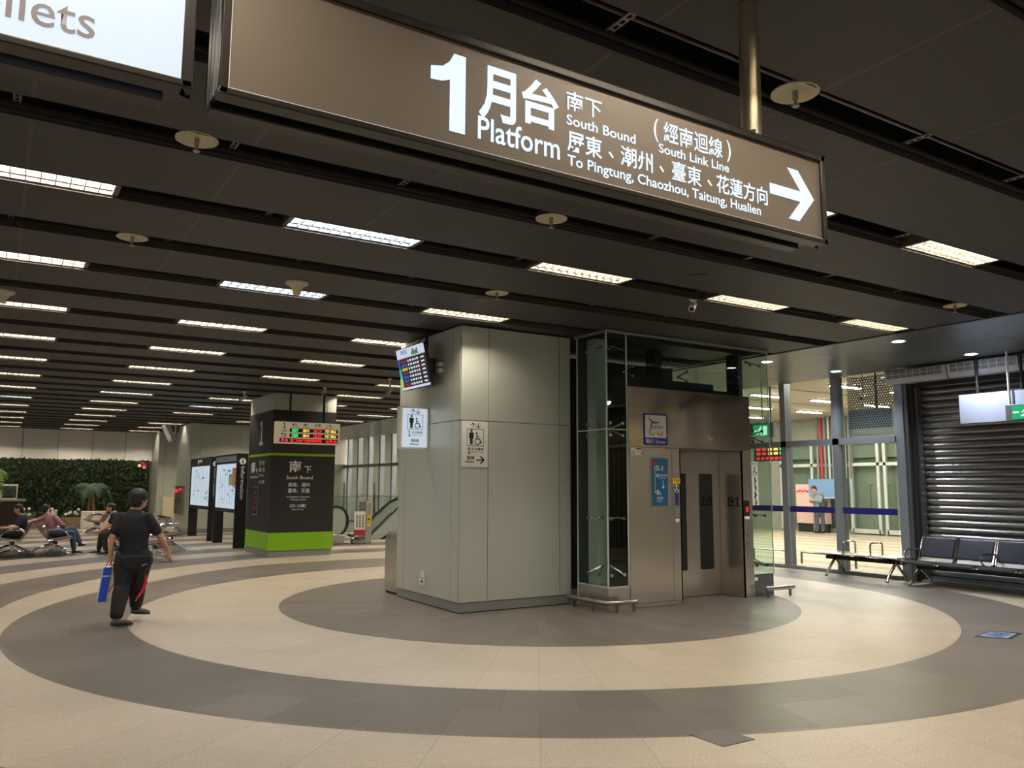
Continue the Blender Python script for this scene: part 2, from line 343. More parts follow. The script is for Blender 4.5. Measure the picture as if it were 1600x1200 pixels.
def _font():
    import os
    try: return bpy.data.fonts.load(os.path.join(bpy.utils.system_resource('DATAFILES', path='fonts'), 'Noto Sans CJK Regular.woff2'))   # a typeface shipped inside Blender
    except Exception: return None
FONT = _font()
def lettering(s, m, root, fr, rect, bold=0.0, d=0.004, fit='both', align='l', name='lettering', space=1.0):
    """a line of text as a thin mesh; rect = (a0, b0, a1, b1) in the frame is what its outline fills"""
    c = bpy.data.curves.new(name, 'FONT'); c.body = s
    if FONT and '1' in s: c.font = FONT; bold = min(bold, 0.006)
    c.fill_mode = 'FRONT'; c.size = 1; c.offset = bold; c.resolution_u = 3; c.space_character = space
    o = bpy.data.objects.new(name, c); COL.objects.link(o); bpy.context.view_layer.update()
    dg = bpy.context.evaluated_depsgraph_get(); me = bpy.data.meshes.new_from_object(o.evaluated_get(dg))
    bpy.data.objects.remove(o); bpy.data.curves.remove(c)
    xs = [v.co.x for v in me.vertices]; ys = [v.co.y for v in me.vertices]
    x0, x1, y0, y1 = min(xs), max(xs), min(ys), max(ys); a0, b0, a1, b1 = rect
    sx, sy = (a1 - a0) / (x1 - x0), (b1 - b0) / (y1 - y0)
    if fit == 'h': sx = sy
    ox = a0 if align == 'l' else a1 - sx * (x1 - x0) if align == 'r' else (a0 + a1) / 2 - sx * (x1 - x0) / 2
    off = Vector(root['loc0'])
    for v in me.vertices: v.co = fr.p(ox + (v.co.x - x0) * sx, b0 + (v.co.y - y0) * sy, d) - off
    me.materials.clear(); me.materials.append(MATS[m])
    for p in me.polygons: p.material_index = 0
    t = bpy.data.objects.new(name, me); COL.objects.link(t); t.parent = root
    return t
# ================================================================== THE SETTING
struct(MB().add([(-7, -6, 0), (32, -6, 0), (32, 42, 0), (-7, 42, 0)], [(0, 1, 2, 3)], 'stone_floor').build('floor'))
CZ = 3.85                       # underside of the ceiling
PIT = 1.242
gap = lambda k: 4.1 + PIT * k   # centre line of the slot with index k (lights sit in the even ones)
mb = MB()
for k in range(-9, 27):
    y0, y1 = gap(k) + 0.14, gap(k + 1) - 0.14
    mb.box(-7, y0, CZ, 10.70, y1, CZ + 0.012, 'ceilmesh')
    mb.box(-7, y0, CZ + 0.012, 10.70, y0 + 0.012, CZ + 0.07, 'rail'); mb.box(-7, y1 - 0.012, CZ + 0.012, 10.70, y1, CZ + 0.07, 'rail')
struct(mb.build('ceiling'))
mb = MB()
for k in range(-9, 27):         # dark rail along the far lip of each slot, and slotted hangers across it
    g = gap(k); mb.box(-7, g + 0.135, CZ - 0.02, 10.70, g + 0.165, CZ - 0.002, 'rail')
    mb.box(-7, g + 0.10, CZ + 0.03, 10.70, g + 0.128, CZ + 0.05, 'rail')
struct(mb.build('trim_1'))
mb = MB()
for k in range(-4, 8):
    for i in range(-2, 9):
        x = 1.0 + i * PIT + (0.16 if k % 2 else -0.5)
        if k % 2 == 0 and ((x - 1.89) % 2.484) < 1.3: continue
        g = gap(k); mb.box(x, g - 0.139, CZ + 0.052, x + 0.045, g + 0.139, CZ + 0.06, 'bracket')
        for q in range(5): mb.box(x + 0.013, g - 0.115 + q * 0.052, CZ + 0.05, x + 0.032, g - 0.085 + q * 0.052, CZ + 0.0525, 'plenum')
struct(mb.build('trim_2'))
struct(MB().box(-7, -6, 5.0, 32, 42, 5.1, 'plenum').build('ceiling_2'))
# pale metal ceiling by the glass wall, its lip, and the room beyond
mb = MB()
ys = [-6] + [-1.34 + 2.48 * i for i in range(17)] + [40]
for a, b in zip(ys, ys[1:]):
    mb.box(10.76, a + 0.004, CZ, 12.38, b - 0.004, CZ + 0.03, 'ceilmetal'); mb.box(12.386, a + 0.004, CZ, 14.1, b - 0.004, CZ + 0.03, 'ceilmetal')
mb.box(10.70, -4, CZ - 0.012, 10.76, 40, CZ + 0.05, 'rail'); mb.box(10.76, -4, CZ + 0.03, 14.1, 40, CZ + 0.05, 'plenum')
struct(mb.build('ceiling_3'))
mb = MB()                        # far end wall: pale fascia panels over a hedge wall
fx = [-7] + [0.74 - 1.24 + 1.235 * i for i in range(-4, 13)]
for a, b in zip(fx, fx[1:]): mb.box(a + 0.012, 37.5, 2.66, b - 0.012, 37.56, CZ, 'fasciawhite')
mb.box(-7, 37.57, 0, 14.2, 37.7, CZ + 0.6, 'farpanel')
struct(mb.build('wall_north'))

# ------------------------------------------------------------------ the glazed wall towards the platform hall
my = [8.97 + 1.27 * i for i in range(24)]
mb = MB()
for y in my[1:]: mb.box(14.0, y - 0.07, 0.06, 14.2, y + 0.07, CZ, 'mullion')
mb.box(13.97, my[0], 0, 14.2, 38, 0.07, 'mullion'); mb.box(14.0, my[0], 2.50, 14.14, 38, 2.62, 'mullion')
win = struct(mb.build('window_1'))
mb = MB()
for a, b in zip(my, my[1:]):
    mb.box(14.08, a + 0.07, 0.07, 14.09, b - 0.07, 2.5, 'glass_clear'); mb.box(14.08, a + 0.07, 2.62, 14.09, b - 0.07, CZ, 'glass_clear')
mb.build('pane', win)
mb = MB()
for a, b in zip(my[:5], my[1:5]): mb.box(14.06, a + 0.07, 1.155, 14.078, b - 0.07, 1.275, 'navy')
mb.build('safety_band', win)['label'] = 'navy blue band across the glass'
mb = MB()
for a, b in zip(my[:6], my[1:6]): mb.tube([(14.3, a + 0.12, 0.09), (14.3, a + 0.12, 0.32), (14.3, b - 0.12, 0.32), (14.3, b - 0.12, 0.09)], 0.025, 'tubesteel', 8)
mb.build('floor_rail', win)

# ------------------------------------------------------------------ hall behind the glass
mb = MB()
mb.box(26.5, -4, 2.75, 26.7, 42, 5, 'roomwall'); mb.box(26.5, 21.9, 0, 26.7, 42, 2.75, 'roomwall')
mb.box(26.5, -4, 0, 26.7, 15.0, 2.75, 'roomwall'); mb.box(26.5, 15, 0, 26.62, 21.9, 0.16, 'roomwall')
struct(mb.build('wall_east'))
struct(MB().box(26.75, 14, 0, 26.85, 22, 4.5, 'roomwall').build('wall_behind_doors'))
mb = MB()
for i in range(14): mb.box(14.25, 7.4 + i * 2.4, 4.3, 26.5, 9.68 + i * 2.4, 4.33, 'roomceil')
struct(mb.build('ceiling_4'))
struct(MB().box(14.65, 7.2, 0, 26.5, 7.3, 4.6, 'roomwall').build('wall_hall_side'))
struct(MB().box(14.25, 40, 0, 26.5, 40.1, 4.6, 'roomwall').build('wall_hall_end'))
# glazed doors on the hall's far side
fr = west(26.5)
mb = MB()
for y in (21.85, 20.4, 19.05, 18.72, 17.62, 17.36, 16.2, 15.1): mb.box(26.38, y - 0.055, 0.05, 26.5, y + 0.055, 3.3, 'doorframe')
mb.box(26.38, 15.1, 2.45, 26.5, 21.9, 2.56, 'doorframe'); mb.box(26.38, 15.1, 3.25, 26.5, 21.9, 3.36, 'doorframe')
for a, b in ((18.72, 17.62), (17.36, 16.2)): mb.box(26.38, b, 0.05, 26.5, a, 0.2, 'doorframe')
d1 = struct(mb.build('door_1'))
mb = MB()
for y in (17.85, 17.15): mb.tube([(26.37, y, 0.4), (26.25, y, 0.4), (26.25, y, 1.75), (26.37, y, 1.75)], 0.025, 'chrome', 8)
mb.build('door_handle', d1)
MB().box(26.44, 15.1, 0.16, 26.45, 21.9, 3.3, 'glass').build('pane', d1)

def hall_light(loc, name, label, cool):
    t = thing('strip_light', loc, label, 'ceiling light', 'strip lights in the hall behind the glass')
    MB().box(-0.62, -0.11, 0, 0.62, 0.11, 0.05, 'housing').build('housing', t)
    MB().box(-0.58, -0.08, -0.015, 0.58, 0.08, 0, 'tube_cool' if cool else 'tube_warm').build('lamp', t)
    return t
hl = None; n = 0
for j, yy in enumerate((10.6, 13.2, 15.8, 18.4, 21.0, 24.0, 27.0, 30.0, 33.0, 36.0)):
    for i, xx in enumerate((16.0, 18.6, 21.2, 23.8)):
        if yy > 22 and i > 1: continue
        l = 'thin strip light on the hall ceiling behind the glass wall'
        if hl is None: hl = hall_light((xx, yy, 4.27), 'strip_light', l, False)
        else: dup(hl, (xx, yy, 4.27))

# ================================================================== CEILING LIGHTS
def ceiling_light(cool, label):
    t = thing('ceiling_light', (0, 0, 0), label, 'ceiling light', 'louvred fluorescent ceiling lights'); L, W = 1.225, 0.272
    mb = MB()
    mb.box(-L / 2, -W / 2, 0, L / 2, -W / 2 + 0.008, 0.09, 'housing'); mb.box(-L / 2, W / 2 - 0.008, 0, L / 2, W / 2, 0.09, 'housing')
    mb.box(-L / 2, -W / 2, 0, -L / 2 + 0.04, W / 2, 0.09, 'housing'); mb.box(L / 2 - 0.04, -W / 2, 0, L / 2, W / 2, 0.09, 'housing')
    mb.box(-L / 2, -W / 2, 0.085, L / 2, W / 2, 0.09, 'housing'); mb.build('housing', t)
    mb = MB(); mb.box(-L / 2 + 0.04, -0.004, 0.004, L / 2 - 0.04, 0.004, 0.05, 'louvre')
    mb.box(-L / 2 + 0.04, -0.128, 0.002, L / 2 - 0.04, -0.118, 0.05, 'louvre'); mb.box(-L / 2 + 0.04, 0.118, 0.002, L / 2 - 0.04, 0.128, 0.05, 'louvre')
    for q in range(1, 12):
        x = -L / 2 + 0.04 + q * (L - 0.08) / 12; mb.box(x - 0.003, -0.12, 0.004, x + 0.003, 0.12, 0.04, 'louvre')
    mb.build('louvre', t)
    for s in (-1, 1):
        MB().tube([(-L / 2 + 0.05, s * 0.062, 0.058), (L / 2 - 0.05, s * 0.062, 0.058)], 0.017, 'tube_cool' if cool else 'tube_warm', 6).build('lamp_tube', t)
    return t
rows = {-1: 'the kiosk counter', 0: 'the palm', 1: 'the black column', 2: 'the elevator', 3: 'the metal lip'}
order = ['first', 'second', 'third', 'fourth', 'fifth', 'sixth', 'seventh', 'eighth', 'ninth', 'tenth', 'eleventh', 'twelfth', 'thirteenth', 'fourteenth', 'fifteenth', 'sixteenth']
cool_at = {(0, 1), (0, 2), (0, 7), (-1, 8), (1, 8)}
warm = cold = None
for i in rows:
    n = 0
    for k in range(-1, 14):
        x, y = 1.89 + 2.487 * i + 0.6125, 4.1 + 2.484 * k
        if i >= 2 and k in (2, 3) and not (i == 3 and k == 3) or (i, k) in ((1, 6), (1, 10)): continue
        c = (i, k) in cool_at
        lab = '%s white ceiling light, %s from the big sign in the row over %s' % ('cool' if c else 'warm', order[n], rows[i])
        n += 1
        src = cold if c else warm
        if src is None:
            src = ceiling_light(c, lab); src.location = (x, y, CZ - 0.004)
            if c: cold = src
            else: warm = src
        else: dup(src, (x, y, CZ - 0.004), lab)

def downlight(loc, cool, label, energy=None, spread=2.2):
    t = thing('downlight', loc, label, 'downlight', 'round downlights in the pale metal ceiling')
    MB(t).lathe(Vector(loc), [(0.115, 0.0), (0.12, -0.008), (0.085, -0.006)], 'white', 24).build('trim_ring', t)
    MB(t).lathe(Vector(loc), [(0.083, -0.006), (0.083, -0.009)], 'down_cool' if cool else 'down_warm', 24).build('lamp', t)
    ld = bpy.data.lights.new('downlight_lamp', 'SPOT'); ld.energy = energy or (220 if cool else 90); ld.color = (0.82, 0.9, 1) if cool else (1, 0.9, 0.78)
    ld.spot_size = spread; ld.spot_blend = 0.6; ld.shadow_soft_size = 0.07
    lo = bpy.data.objects.new('downlight_lamp', ld); COL.objects.link(lo); lo.parent = t; lo.location = (0, 0, -0.03)
downlight((11.34, 7.12, CZ), False, 'dim warm round downlight by the dark ceiling edge across from the cushioned bench')
downlight((13.42, 7.17, CZ), True, 'bright bluish downlight in the pale metal ceiling, just in front of the air curtains')
downlight((13.32, 9.66, CZ), True, 'bluish downlight in the pale metal ceiling beside the glass wall upright')
downlight((11.3, 9.58, CZ), True, 'bluish downlight in the pale metal ceiling close beside the elevator glass')

# red sprinkler mains in the void above the slots
for y, z, lab in ((3.12, 4.25, 'dark red pipe in the void over the platform sign'), (5.62, 4.35, 'dark red pipe in the void over the third ceiling slot')):
    tag(MB().tube([(-6.8, y, z), (10.6, y, z)], 0.09, 'redpipe', 12).build('sprinkler_pipe'), lab, 'pipe')
def sprinkler(x, y, lab):
    t = thing('fire_sprinkler', (x, y, CZ), lab, 'sprinkler', 'sprinklers with round heat collector plates'); c = Vector((x, y, CZ))
    MB(t).lathe(c, [(0.005, 0.02), (0.08, 0.016), (0.132, 0.006), (0.132, -0.002), (0.08, 0.006), (0.02, 0.01)], 'beige', 26).build('collector_plate', t)
    MB(t).tube([c + Vector((0, 0, 0.3)), c + Vector((0, 0, -0.04))], 0.016, 'bracket', 10).tube([c + Vector((0, 0, -0.04)), c + Vector((0, 0, -0.075))], 0.009, 'bracket', 8).lathe(c + Vector((0, 0, -0.08)), [(0.02, 0), (0.024, 0.006), (0.012, 0.008)], 'bracket', 12).build('nozzle', t)
for x, y, l in ((3.64, 2.82, 'cream sprinkler plate in the ceiling slot beside the sign pole'), (0.93, 5.30, 'cream sprinkler plate showing under the gap between the two hanging signs'),
                (3.73, 5.34, 'cream sprinkler plate in the slot beneath the middle of the platform sign'), (9.69, 5.33, 'sprinkler plate in the slot close to the pale metal ceiling'),
                (0.87, 7.80, 'sprinkler plate in the slot between the bright cool light and the warm light'), (4.70, 7.82, 'small sprinkler plate in the slot over the steel column')):
    sprinkler(x, y, l)
def horn(x, y, lab):
    t = thing('ceiling_antenna', (x, y, CZ), lab, 'antenna'); c = Vector((x, y, CZ))
    MB(t).lathe(c, [(0.035, -0.135), (0.04, -0.13), (0.045, -0.09), (0.075, -0.045), (0.12, -0.02), (0.125, -0.001)], 'beige', 22).build('dome', t)
horn(2.62, 8.60, 'beige funnel shaped dome under the ceiling beside the cool light'); horn(-0.1, 10.85, 'beige funnel shaped dome hanging at the row over the kiosk')
for x, y, l in ((6.09, 6.02, 'flush round speaker in the dark ceiling panel before the elevator'), (4.70, 8.15, 'flush round speaker in the dark ceiling panel over the steel column')):
    tag(MB().lathe((x, y, CZ), [(0.11, 0.0), (0.11, -0.006), (0.10, -0.008)], 'rail', 24).build('ceiling_speaker'), l, 'speaker')

def cctv(loc, aim, lab, base=0.06):
    t = thing('security_camera', loc, lab, 'camera'); c = Vector(loc); a = Vector(aim).normalized()
    MB(t).lathe(c, [(0.045, 0), (0.045, -0.02), (0.018, -0.03), (0.018, -base)], 'offwhite', 14).build('mount', t)
    k = c + Vector((0, 0, -base - 0.02))
    bd = MB(t).tube([k - a * 0.07, k + a * 0.12], 0.036, 'offwhite', 14).tube([k + a * 0.115, k + a * 0.135], 0.04, 'offwhite', 14).build('body', t)
    MB(t).tube([k + a * 0.13, k + a * 0.138], 0.028, 'black', 12).build('lens', bd)
cctv((6.78, 6.80, CZ), (-0.75, -0.55, -0.5), 'white bullet camera under the ceiling beside the warm light before the elevator')
cctv((4.8, 19.55, CZ), (-0.9, -0.2, -0.5), 'white camera under the ceiling on the palm side of the green and black column', 0.12)
cctv((6.10, 17.65, CZ), (-0.5, -0.8, -0.45), 'white camera on the ceiling over the train departure display', 0.08)
cctv((6.70, 15.4, CZ), (-0.7, -0.5, -0.5), 'white camera showing behind the hanging timetable screen', 0.25)

# ================================================================== HANGING SIGNS
def lightbox(name, lab, x0, x1, y0, z0, z1, face, side=0.035, depth=0.17):
    t = thing(name, ((x0 + x1) / 2, y0 + depth / 2, z0), lab, 'sign'); f = south(y0)
    mb = MB(t)
    mb.fbox(f, x0, z0, x1, z0 + 0.022, -0.055, 0.008, 'signframe'); mb.fbox(f, x0, z1 - 0.028, x1, z1, -0.055, 0.008, 'signframe')
    mb.fbox(f, x0, z0, x0 + 0.026, z1, -0.055, 0.008, 'signframe'); mb.fbox(f, x1 - 0.03, z0, x1, z1, -0.055, 0.008, 'signframe')
    mb.build('frame', t, 0.004)
    mb = MB(t); mb.fbox(f, x0 + 0.004, z0 + 0.03, x1 - 0.004, z1 - 0.004, -depth + 0.055, -0.055, 'black')
    mb.fbox(f, x0, z0 - 0.002, x1 - 0.06, z0 + 0.03, -depth, -depth + 0.06, 'signframe'); mb.fbox(f, x0, z0 + 0.03, x1, z1, -depth, -depth + 0.055, 'signframe')
    for q in range(3): mb.fbox(f, x0 - 0.002, z0 + 0.02, x0 + 0.004, z1 - 0.02, -0.16 + q * 0.05, -0.12 + q * 0.05, 'mullion')
    mb.build('case', t, 0.003)
    MB(t).fbox(f, x0 + 0.024, z0 + 0.02, x1 - 0.028, z1 - 0.026, -0.03, -0.004, face).build('face', t)
    MB(t).fbox(f, x0 + 0.026, z0 + 0.022, x1 - 0.03, z0 + 0.0255, -0.01, 0.0, 'edgeglow').fbox(f, x0 + 0.026, z0 + 0.022, x0 + 0.029, z1 - 0.03, -0.01, 0.0, 'edgeglow').build('light_gap', t)
    return t, f
big, f = lightbox('platform_sign', 'long bronze lightbox sign for platform 1 with glowing white lettering and arrow', 0.453, 3.15, 2.3, 2.757, 3.178, 'signface')
TX = lambda s, r, b=0.0, **k: lettering(s, 'glowwhite', big, f, r, b, d=-0.002, **k)
mb = MB(big); mb.prism(f, [(1.122, 2.992), (1.122, 3.038), (1.165, 3.048), (1.192, 3.072), (1.208, 3.104), (1.253, 3.104), (1.253, 2.828), (1.194, 2.828), (1.194, 3.008), (1.165, 2.996)], -0.003, -0.001, 'glowwhite'); mb.build('numeral', big)
TX('月', (1.306, 2.903, 1.457, 3.103), 0.028); TX('台', (1.48, 2.932, 1.642, 3.107), 0.028); TX('Platform', (1.303, 2.826, 1.646, 2.911), 0.012)
TX('南下', (1.676, 3.03, 1.842, 3.106), 0.010); TX('South Bound', (1.677, 2.972, 2.008, 3.012), 0.016)
TX('屏東', (1.68, 2.872, 1.842, 2.953), 0.016); TX('、', (1.872, 2.888, 1.898, 2.914), 0.02); TX('潮州', (1.931, 2.872, 2.095, 2.953), 0.014)
TX('、', (2.128, 2.888, 2.155, 2.914), 0.02); TX('臺東', (2.196, 2.870, 2.36, 2.951), 0.010); TX('、', (2.392, 2.886, 2.42, 2.912), 0.02); TX('花蓮方向', (2.446, 2.868, 2.758, 2.95), 0.014)
TX('To Pingtung, Chaozhou, Taitung, Hualien', (1.680, 2.804, 2.712, 2.858), 0.016)
TX('(', (2.103, 3.008, 2.128, 3.106), 0.006); TX('經南迴線', (2.155, 3.02, 2.487, 3.106), 0.012); TX(')', (2.512, 3.014, 2.537, 3.112), 0.006); TX('South Link Line', (2.128, 2.968, 2.523, 3.007), 0.016)
mb = MB(big); mb.stroke(f, [(2.79, 2.954), (3.0, 2.954)], 0.048, -0.003, -0.001, 'glowwhite')
mb.prism(f, [(3.072, 2.956), (2.965, 2.838), (2.895, 2.838), (3.002, 2.956), (2.895, 3.074), (2.965, 3.074)], -0.003, -0.001, 'glowwhite'); mb.build('arrow', big)
MB(big).tube([(2.768, 2.385, 3.17), (2.768, 2.385, CZ + 0.4)], 0.046, 'polesteel', 20).build('pole', big)
MB(big).tube([(2.725, 2.345, 3.178), (2.725, 2.345, 3.21)], 0.007, 'chrome', 8).lathe((2.725, 2.345, 3.21), [(0.014, 0), (0.016, 0.012), (0.006, 0.014)], 'chrome', 10).build('eye_bolt', big)
MB(big).tube([(0.75, 2.385, 3.17), (0.75, 2.385, CZ + 0.4)], 0.046, 'polesteel', 20).build('pole', big)
toi, f = lightbox('toilet_sign', 'white lit toilets sign hanging beside the bronze platform sign', -1.95, 0.383, 2.3, 2.747, 3.178, 'boxglow')
lettering('Toilets', 'letter_grey', toi, f, (-0.6, 2.817, 0.135, 2.909), 0.006, -0.002, 'h', 'r')
for x in (-1.6, 0.1): MB(toi).tube([(x, 2.385, 3.17), (x, 2.385, CZ + 0.4)], 0.04, 'polesteel', 16).build('pole', toi)

# ================================================================== STEEL-CLAD COLUMN
def clad_column(name, lab, x0, x1, y0, y1, xs, ys, zs, top, base=0.133):
    t = thing(name, ((x0 + x1) / 2, (y0 + y1) / 2, 0), lab, 'column'); g = 0.004
    MB(t).box(x0 + 0.03, y0 + 0.03, 0, x1 - 0.03, y1 - 0.03, top, 'black').build('core', t)
    MB(t).box(x0 + 0.012, y0 + 0.012, 0.012, x1 - 0.012, y1 - 0.012, base - 0.006, 'plinth').build('baseboard', t)
    zz = [base] + zs + [top]
    for (za, zb) in zip(zz, zz[1:]):
        for a, b in zip(xs, xs[1:]):
            MB(t).box(a + g, y0, za + g, b - g, y0 + 0.028, zb - g, 'panelmetal').build('cladding_panel', t)
        for a, b in zip(ys, ys[1:]):
            MB(t).box(x0, a + g + (0.029 if a == y0 else 0), za + g, x0 + 0.028, b - g, zb - g, 'panelmetal').build('cladding_panel', t)
    MB(t).box(x0 + 0.03, y1 - 0.03, base, x1, y1, top, 'panelmetal').box(x1 - 0.03, y0 + 0.03, base, x1, y1 - 0.03, top, 'panelmetal').build('back_cladding', t)
    return t
clad_column('steel_column', 'big square column clad in satin steel panels beside the glass elevator', 5.2, 7.02, 9.57, 11.55, [5.2, 5.63, 6.82, 7.02], [9.57, 9.81, 11.3, 11.55], [2.535], 3.83)
o = thing('power_outlet', (5.19, 10.62, 0.36), 'small white power outlet low on the steel column', 'outlet')
MB(o).box(5.165, 10.55, 0.27, 5.2, 10.69, 0.36, 'offwhite').build('box', o, 0.006); MB(o).box(5.178, 10.56, 0.37, 5.2, 10.67, 0.45, 'offwhite').build('cover', o, 0.004)
MB(o).box(5.16, 10.57, 0.30, 5.166, 10.62, 0.335, 'black').build('socket', o)

def lift_picto(root, f, m, a0, b0, s, arrow_right=False, d=0.006):
    """the elevator pictogram: arrows, framed person and wheelchair, platform and elevator lettering"""
    q = lambda x, y: (a0 + x * s, b0 + y * s)
    mb = MB(root)
    for cx, up_ in ((0.42, 1), (0.62, -1)):
        mb.stroke(f, [q(cx, 1.31), q(cx, 1.45)], 0.022 * s, 0, d, m); e = 1.46 if up_ > 0 else 1.30
        mb.stroke(f, [q(cx - 0.085, e - up_ * 0.075), q(cx, e), q(cx + 0.085, e - up_ * 0.075)], 0.022 * s, 0, d, m)
    mb.build('arrows', root)
    mb = MB(root)
    for p0, p1 in (((0.2, 0.70), (0.83, 0.70)), ((0.83, 0.70), (0.83, 1.26)), ((0.83, 1.26), (0.2, 1.26)), ((0.2, 1.26), (0.2, 0.70))):
        mb.stroke(f, [q(*p0), q(*p1)], 0.014 * s, 0, d, m)
    mb.disc(f, q(0.36, 1.20), 0.042 * s, 0, d, m); mb.prism(f, [q(0.275, 1.14), q(0.275, 0.95), q(0.305, 0.95), q(0.31, 0.74), q(0.352, 0.74), q(0.358, 0.92), q(0.364, 0.74), q(0.408, 0.74), q(0.412, 0.95), q(0.445, 0.95), q(0.445, 1.14)], 0, d, m)
    mb.disc(f, q(0.565, 1.12), 0.03 * s, 0, d, m); mb.stroke(f, [q(0.565, 1.08), q(0.575, 0.93), q(0.68, 0.93), q(0.72, 0.80), q(0.76, 0.81)], 0.032 * s, 0, d, m)
    mb.stroke(f, [q(0.57, 1.01), q(0.655, 1.01)], 0.022 * s, 0, d, m); mb.ring(f, q(0.60, 0.85), 0.085 * s, 0.112 * s, 2.1, 6.1, 0, d, m, 16)
    mb.build('pictogram', root)
    T = lambda st, x0, y0, x1, y1, b: lettering(st, m, root, f, q(x0, y0) + q(x1, y1), b, d)
    lettering('1', m, root, f, q(0.22, 0.44) + q(0.32, 0.64), 0.02, d, 'h'); T('月台專用', 0.37, 0.54, 0.82, 0.64, 0.01); T('Platform Only', 0.37, 0.455, 0.82, 0.515, 0.0)
    if arrow_right:
        T('電梯', 0.2, 0.24, 0.48, 0.36, 0.01); T('Elevator', 0.14, 0.14, 0.48, 0.205, 0.02)
        mb = MB(root); mb.stroke(f, [q(0.57, 0.23), q(0.84, 0.23)], 0.04 * s, 0, d, m); mb.stroke(f, [q(0.73, 0.34), q(0.85, 0.23), q(0.73, 0.12)], 0.045 * s, 0, d, m); mb.build('arrow', root)
    else: T('電梯', 0.35, 0.22, 0.68, 0.35, 0.01); T('Elevator', 0.32, 0.12, 0.70, 0.19, 0.02)
t = thing('elevator_wall_sign', (5.415, 9.56, 1.91), 'flat cream elevator sign with arrow fixed to the corner panel of the steel column', 'sign')
f = south(9.566); MB(t).fbox(f, 5.215, 1.91, 5.62, 2.522, -0.002, 0.004, 'offwhite').build('plate', t)
lift_picto(t, f, 'ink', 5.215, 1.91, 0.405, True)
t = thing('elevator_lightbox', (4.98, 10.58, 2.18), 'white glowing elevator lightbox sticking out from the steel column', 'sign')
f = south(10.52)
MB(t).box(4.76, 10.525, 2.175, 5.198, 10.66, 2.775, 'offwhite').box(5.14, 10.66, 2.4, 5.198, 10.75, 2.5, 'mullion').build('case', t, 0.006)
MB(t).fbox(f, 4.785, 2.2, 5.165, 2.75, -0.006, 0.001, 'boxglow_soft').build('face', t)
lift_picto(t, f, 'ink', 4.785, 2.185, 0.378, False, 0.004)

# hanging timetable screen
t = thing('timetable_screen', (4.97, 10.85, 3.3), 'tilted flat screen with the train timetable hung above the elevator lightbox', 'screen')
vv = Vector((-0.225, 0, 0.974)); f = Frame((5.03, 11.06, 3.06), -Y, vv); W, Hh = 0.92, 0.60
MB(t).fbox(f, -0.012, -0.012, W + 0.012, Hh + 0.012, -0.05, -0.001, 'black').build('casing', t, 0.006)
mb = MB(t); mb.fbox(f, 0, 0, W, Hh, -0.003, 0.001, 'screen_dark'); mb.fbox(f, 0, 0.46, W, Hh, 0.001, 0.002, 'screen_head'); mb.fbox(f, 0, 0, W, 0.035, 0.001, 0.002, 'screen_head')
for i, c in enumerate(('screen_lime', 'screen_lime', 'screen_cyan', 'screen_cyan', 'screen_blue', 'screen_blue')): mb.fbox(f, 0, 0.035 + i * 0.07, 0.06, 0.105 + i * 0.07, 0.001, 0.002, c)
cs = ['screen_red', 'screen_blue', 'screen_blue', 'screen_red', 'screen_yellow', 'screen_blue', 'screen_red']
for i in range(7):
    y = 0.052 + i * 0.057; mb.fbox(f, 0.1, y, 0.29, y + 0.038, 0.001, 0.003, cs[i])
    for j, xx in enumerate((0.33, 0.40, 0.49, 0.57, 0.63)): mb.fbox(f, xx, y + 0.004, xx + (0.035, 0.055, 0.05, 0.03, 0.05)[j], y + 0.034, 0.001, 0.003, 'screen_white')
    mb.fbox(f, 0.76, y + 0.008, 0.86, y + 0.03, 0.001, 0.003, 'screen_white')
mb.fbox(f, 0.70, 0.052 + 4 * 0.057, 0.88, 0.09 + 4 * 0.057, 0.001, 0.0025, 'screen_red')
mb.prism(f, [(0.48, 0.48), (0.55, 0.58), (0.62, 0.53), (0.70, 0.57), (0.72, 0.48)], 0.002, 0.003, 'mapgreen'); mb.fbox(f, 0.06, 0.465, W - 0.03, 0.468, 0.002, 0.003, 'screen_dark'); mb.build('display', t)
lettering('時刻', 'screen_blue', t, f, (0.16, 0.51, 0.36, 0.58), 0.01, 0.004)
MB(t).tube([(5.12, 10.5, 3.4), (5.13, 10.5, CZ)], 0.025, 'black', 10).box(5.02, 10.25, 3.2, 5.15, 10.7, 3.45, 'black').build('bracket', t)
MB(t).tube([(5.05, 10.8, 3.62), (5.12, 10.78, 3.75), (5.15, 10.55, CZ)], 0.008, 'black', 6).build('cable', t)
t = thing('junction_box', (5.16, 10.15, 3.3), 'small white bracket fixings on the steel column behind the screen', 'box')
MB(t).box(5.14, 10.12, 3.33, 5.2, 10.22, 3.38, 'white').box(5.14, 10.12, 3.25, 5.2, 10.22, 3.30, 'white').box(5.15, 10.15, 3.18, 5.2, 10.19, 3.22, 'grille').build('fixing', t)

# ================================================================== ELEVATOR
EY = 8.77
el = thing('elevator', (8.7, 9.8, 0), 'glass and stainless steel elevator with a recessed door and header panel', 'elevator')
f = south(EY)
mb = MB(el); mb.box(7.05, EY, 0, 7.42, 9.45, 0.30, 'steel'); mb.box(7.38, EY + 0.012, 0, 7.44, EY + 0.2, 0.30, 'steel'); mb.build('base_plinth', el)
MB(el).box(9.9, EY + 0.02, 0, 10.35, 9.7, 0.33, 'steeldark').build('base_plinth', el)
mb = MB(el); mb.box(7.44, EY, 2.215, 9.9, EY + 0.02, 3.065, 'steelwavy'); mb.box(7.44, EY + 0.02, 2.215, 9.9, 9.3, 2.25, 'steeldark'); mb.build('header_panel', el)
MB(el).box(7.44, EY, 0.06, 8.24, EY + 0.02, 2.21, 'steel').box(7.44, EY + 0.004, 0.005, 8.41, EY + 0.02, 0.055, 'steel').build('side_panel', el)
